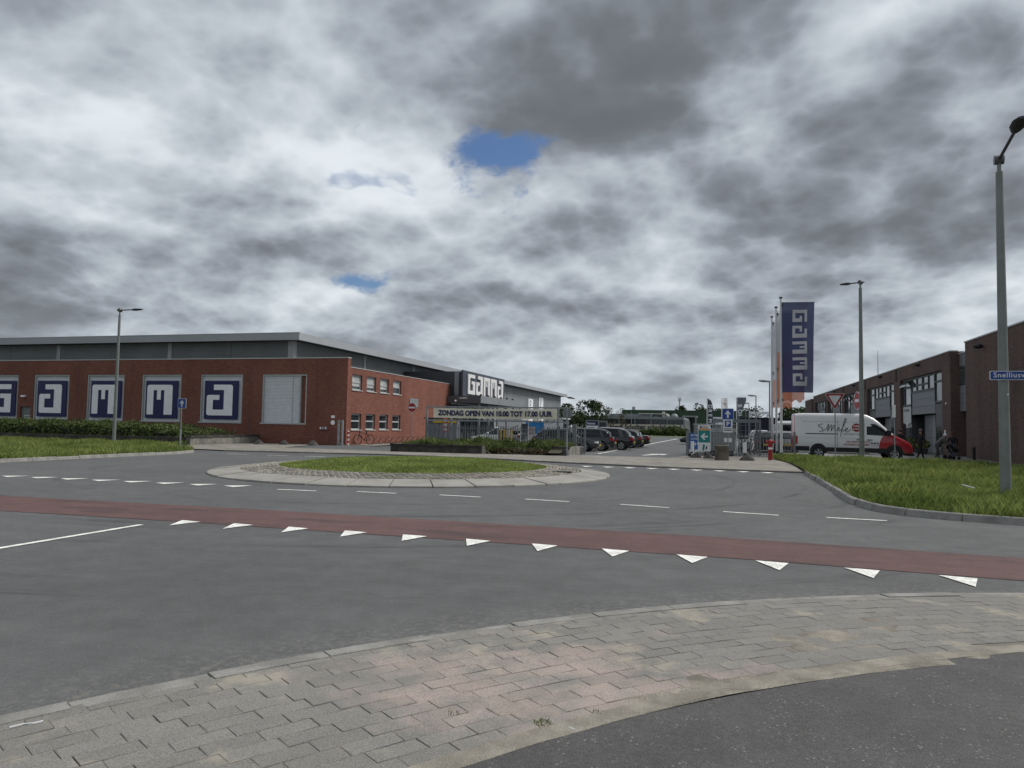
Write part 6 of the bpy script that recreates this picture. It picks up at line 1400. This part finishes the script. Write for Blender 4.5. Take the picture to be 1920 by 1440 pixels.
q = B(); vs, fs = text('Henk Scholten schadeherstel', 1.5, bold=.045); kx = 15.5 / max(v[0] for v in vs); q.add([(-22.9 + u * kx, 165.04, 1.28 + v) for u, v in vs], fs); q.obj('lettering', mat('grey_letter', (.06, .058, .056)), bs)
for k in range(11): B().box(-6.9, -6.6, 165.3 + 3.1 * k, 166.6 + 3.1 * k, 0, 3.5).obj('wall_slat', M_CLADV, bs)
B().box(-8.5, -4.9, 196, 206, 4.55, 4.95).obj('porch_roof', M_CLADV, bs); B().box(-5.3, -4.95, 196, 196.4, 0, 4.55).obj('porch_post', M_CLADV, bs); B().box(-8.4, -5.4, 201, 205.5, 0, 4.54).obj('porch_wall', M_DARK, bs)
B().box(-25, -14.5, 171, 174, 4.05, 4.75).obj('roof_plant', M_CLADV, bs); B().box(-17.2, -11, 170.5, 173, 4.75, 4.95).obj('roof_plant', M_COPE, bs)
for x in (-13.3, -11.0, -9.2): B().sphere((x, 172, 4.1), .85, 12, 6).obj('roof_dome', M_CLADV, bs)
B().box(-11.9, -11.3, 171, 171.6, 4.05, 5.35).obj('chimney', M_CREAM, bs)
B().tube([(-24.15, 169, 4.0), (-24.15, 169, 5.0), (-24.15, 169, 5.2), (-24.15, 169, 5.5)], [.5, .5, .75, .75], 12).obj('vent_tower', M_CLADV, bs); B().sphere((-25.0, 168, 4.4), .4, 8, 5).obj('roof_dome', M_WHITE, bs)
B().tube([(-17.6, 160, 0), (-17.6, 160, 5.0)], .06, 6).obj('mast', M_GALV, thing('thin_mast', 'thin grey post standing before the body shop lettering', 'post', (-17.6, 160, 0)))
gw = thing('green_warehouse', 'flat dark green warehouse wall far behind the body shop', 'warehouse', (-15, 230, 0))
M_GREEN = ribbed('green_cladding', (.030, .068, .036), .5, 'x')
for k in range(11): B().box(-28.2 + 3.4 * k, -24.84 + 3.4 * k, 230, 231, 0, 6.95).obj('wall_panel', M_GREEN, gw)
B().box(-28.2, 9.1, 231.02, 260, 0, 6.9).obj('core', M_DARK, gw); B().box(-28.3, 9.2, 229.9, 231, 6.952, 7.1).obj('roof_edge', mat('green_edge', (.04, .08, .045)), gw)
B().box(-25.6, -24.6, 234, 235, 6.9, 8.2).obj('roof_vent', M_COPE, gw)
rm = thing('radio_mast', 'thin pale radio mast with antennas against the sky far off', 'mast', (-19.8, 420, 0))
B().tube([(-19.8, 420, 0), (-19.8, 420, 18.2)], [.6, .35], 8).obj('mast', mat('mast_grey', (.40, .42, .43)), rm)
for k in range(3): B().tube([(-19.8 + .75 * math.cos(2.1 * k), 420 + .75 * math.sin(2.1 * k), 16.6), (-19.8 + .75 * math.cos(2.1 * k), 420 + .75 * math.sin(2.1 * k), 18.8)], .26, 6).obj('antenna', M_COPE, rm)
bb_ = thing('billboard', 'grey framed board headed hanna beside the parked cars', 'billboard', (-14.2, 90, 0))
B().box(-15.5, -13.9, 90, 90.15, 0, 2.45).obj('frame', M_CLADV, bb_); B().box(-15.36, -13.98, 89.97, 89.998, 1.78, 2.32).obj('header', M_NAVY, bb_); B().box(-15.36, -13.98, 89.97, 89.998, .6, 1.76).obj('poster', M_WHITE, bb_)
q = B(); put_text(q, face_y(-15.28, 89.97, 1.92), 'hanna', .40, bold=.014, d=.01, sx=1.05); q.obj('lettering', M_SWHITE, bb_)
for k in range(5): B().box(-15.2, -14.4 - .1 * (k % 2), 89.955, 89.968, 1.5 - .17 * k, 1.57 - .17 * k).obj('text_strip', MATS['grey_print'], bb_)
B().box(-13.85, -12.85, 90, 90.12, 0, 2.38).obj('side_frame', M_CLADV, bb_); B().prism(rounded([(0, .3, 1), (.42, 0, 1), (.84, .3, 1), (.84, 1.3, 1), (0, 1.3, 1)], .12), face_y(-13.78, 90, .9), 0, .03).obj('crest', M_DARK, bb_)
# dark hall on the right, white box, gantry
nh = thing('navy_hall', 'low dark navy hall behind the flagpoles and the van', 'hall', (8, 130, 0))
for k in range(5): B().box(3.7 + 2.3 * k, 5.97 + 2.3 * k, 130, 131, 0, 3.55).obj('wall_panel', mat('navy_cladding', (.012, .016, .028), rough=.6), nh)
B().box(3.7, 15.1, 131.02, 150, 0, 3.5).obj('core', M_DARK, nh); B().box(3.6, 15.2, 129.9, 131.1, 3.552, 3.65).obj('roof_edge', M_DARK, nh)
wb = thing('white_sign_box', 'white sign box with a square emblem behind the curved banner flag', 'sign', (-.6, 128, 0)); B().box(-1.25, 2.6, 128, 129, 2.35, 3.6).obj('box', M_WHITE, wb); B().box(-.9, -.7, 128.3, 128.7, 0, 2.35).obj('leg', M_DARK, wb); B().box(2.0, 2.2, 128.3, 128.7, 0, 2.35).obj('leg', M_DARK, wb)
B().prism([(0, 0), (.8, 0), (.8, .8), (0, .8)], face_y(-.75, 128, 2.6), 0, .03).obj('emblem', M_CLADV, wb); B().prism([(.1, .1), (.7, .1), (.7, .7), (.1, .7)], face_y(-.75, 128, 2.6), .03, .05).obj('emblem', M_WHITE, wb); q = B(); put_text(q, face_y(-.60, 128, 2.75), 'D', .6, d=.06); q.obj('lettering', M_DARK, wb)
gs = thing('gantry', 'white steel gantry frame above the navy hall', 'gantry', (7.8, 150, 0)); B().box(6.0, 9.7, 150, 150.4, 4.6, 5.1).obj('beam', M_WHITE, gs)
for x in (6.1, 7.8, 9.4): B().box(x, x + .2, 150.1, 150.3, 0, 4.6).obj('post', M_WHITE, gs)
for k in range(4): B().tube([(6.3 + .85 * k, 150.2, 3.6), (7.0 + .85 * k, 150.2, 4.6)], .07, 5).obj('brace', M_WHITE, gs)
bs2 = thing('grey_store', 'low grey flat building between the green warehouse and the white sign box', 'building', (-3, 150, 0)); B().box(-4.3, 3.4, 150, 160, 0, 2.4).obj('wall', M_CLADV, bs2); B().box(-4.4, 3.5, 149.9, 160, 2.4, 2.6).obj('roof_edge', M_COPE, bs2)
# banner flags
def beach_flag(label, x, y, H, w_, m, curved, text_=None, z0=2.0, tm=None):
    t = thing('banner_flag', label, 'flag', (x, y, 0), group='advertising flags in the car park'); ww = dict(world=False)
    B().tube([(0, 0, 0), (0, 0, H)], .04, 6).obj('pole', M_WHITE, t, **ww)
    rows = []
    for i in range(17):
        q = i / 16; z = z0 + (H - z0) * q
        wx = w_ * (math.sqrt(max(0, 1 - (max(0, q - .55) / .45) ** 2)) if curved == 1 else (.15 + .85 * min(1, q * 1.15) if curved == 2 else 1))
        rows.append([(.05 + wx * k / 6, .05 * math.sin(k + q * 3), z) for k in range(7)])
    fl_ = B().loft(rows, closed=False, caps=False).obj('cloth', m, t, smooth=True, **ww)
    if text_:
        b = B()
        for k, ch in enumerate(text_): put_text(b, (lambda u, v, d, k=k: (.12 + v * 1.0, -.08 - d, H - .62 - .46 * k - u)), ch, .5, bold=.012)
        b.obj('lettering', tm or M_WHITE, fl_, **ww)
beach_flag('dark curved banner flag on a pole left of the arrow sign', -.88, 75, 4.6, .50, mat('flag_slate', (.05, .065, .085)), 1, 'DREM', 2.1)
beach_flag('white banner flag with an orange emblem above the arrow sign', .62, 95, 5.45, .66, MATS['flag_white'], 0, 'P', 2.6, M_OCHRE); beach_flag('grey tapering banner flag right of the arrow sign', 1.76, 70, 4.5, .78, mat('flag_grey', (.15, .17, .20)), 2, 'BOI', 2.4)
# potted plants by the workshop doors, small litter
for k, (x, y, h) in enumerate(((14.7, 60.6, .9), (14.8, 62.6, 1.1), (14.7, 66.2, 1.2), (14.6, 68.6, 1.0))):
    t = thing('potted_plant', ('low leafy plant in a tub by the nearest workshop window', 'leafy plant in a tub right of the grey workshop door', 'bushy plant in a tub left of the grey workshop door', 'leafy plant in a tub below the white shop sign')[k], 'plant', (x, y, 0), group='tubs of plants before the workshops')
    B().tube([(0, 0, 0), (0, 0, .4)], [.22, .28], 10).obj('tub', M_DARK, t, world=False); V, F = leaf_quads(bush_leaves((0, 0, .4 + h * .35), h * .5, 260, .1), .16); mesh_np('foliage', V, F, M_WEED, t)
o = tag(B().tube([(-.735, 3.86, .046), (-.70, 3.84, .047)], .005, 6).obj('cigarette_butt', M_SWHITE), 'tiny white cigarette butt on the dark path near the edging', 'litter')
o = tag(B().tube([(-3.40, 2.98, .054), (-3.37, 3.03, .055), (-3.33, 3.05, .056), (-3.31, 3.09, .055)], .004, 5).obj('plastic_straw', M_SWHITE), 'bent white straw lying on the paving at the lower left', 'litter')
o = tag(B().sphere((-10.4, 27.0, .22), .12, 7, 5, (1.3, .9, .7)).obj('paper_scrap', M_SWHITE), 'crumpled white paper scrap on the far rim of the lawn', 'litter')
o = tag(B().tube([(5.55, 19.6, .40), (5.75, 19.4, .34)], .012, 5).obj('white_stick', M_SWHITE), 'thin white stick lying in the grass left of the nearest lamp pole', 'litter')
for k, (x, y) in enumerate(((-.87, 3.86), (-1.36, 3.84), (-.62, 4.10), (-2.52, 4.62))):
    w_ = blades('weed_tuft', arc(x, y, .035 + .02 * (k == 0), 0, 330, 9), 9000 if k == 0 else 5000, .006, .028, .005, .046, M_WEED, lean=1.2, kind='stuff')
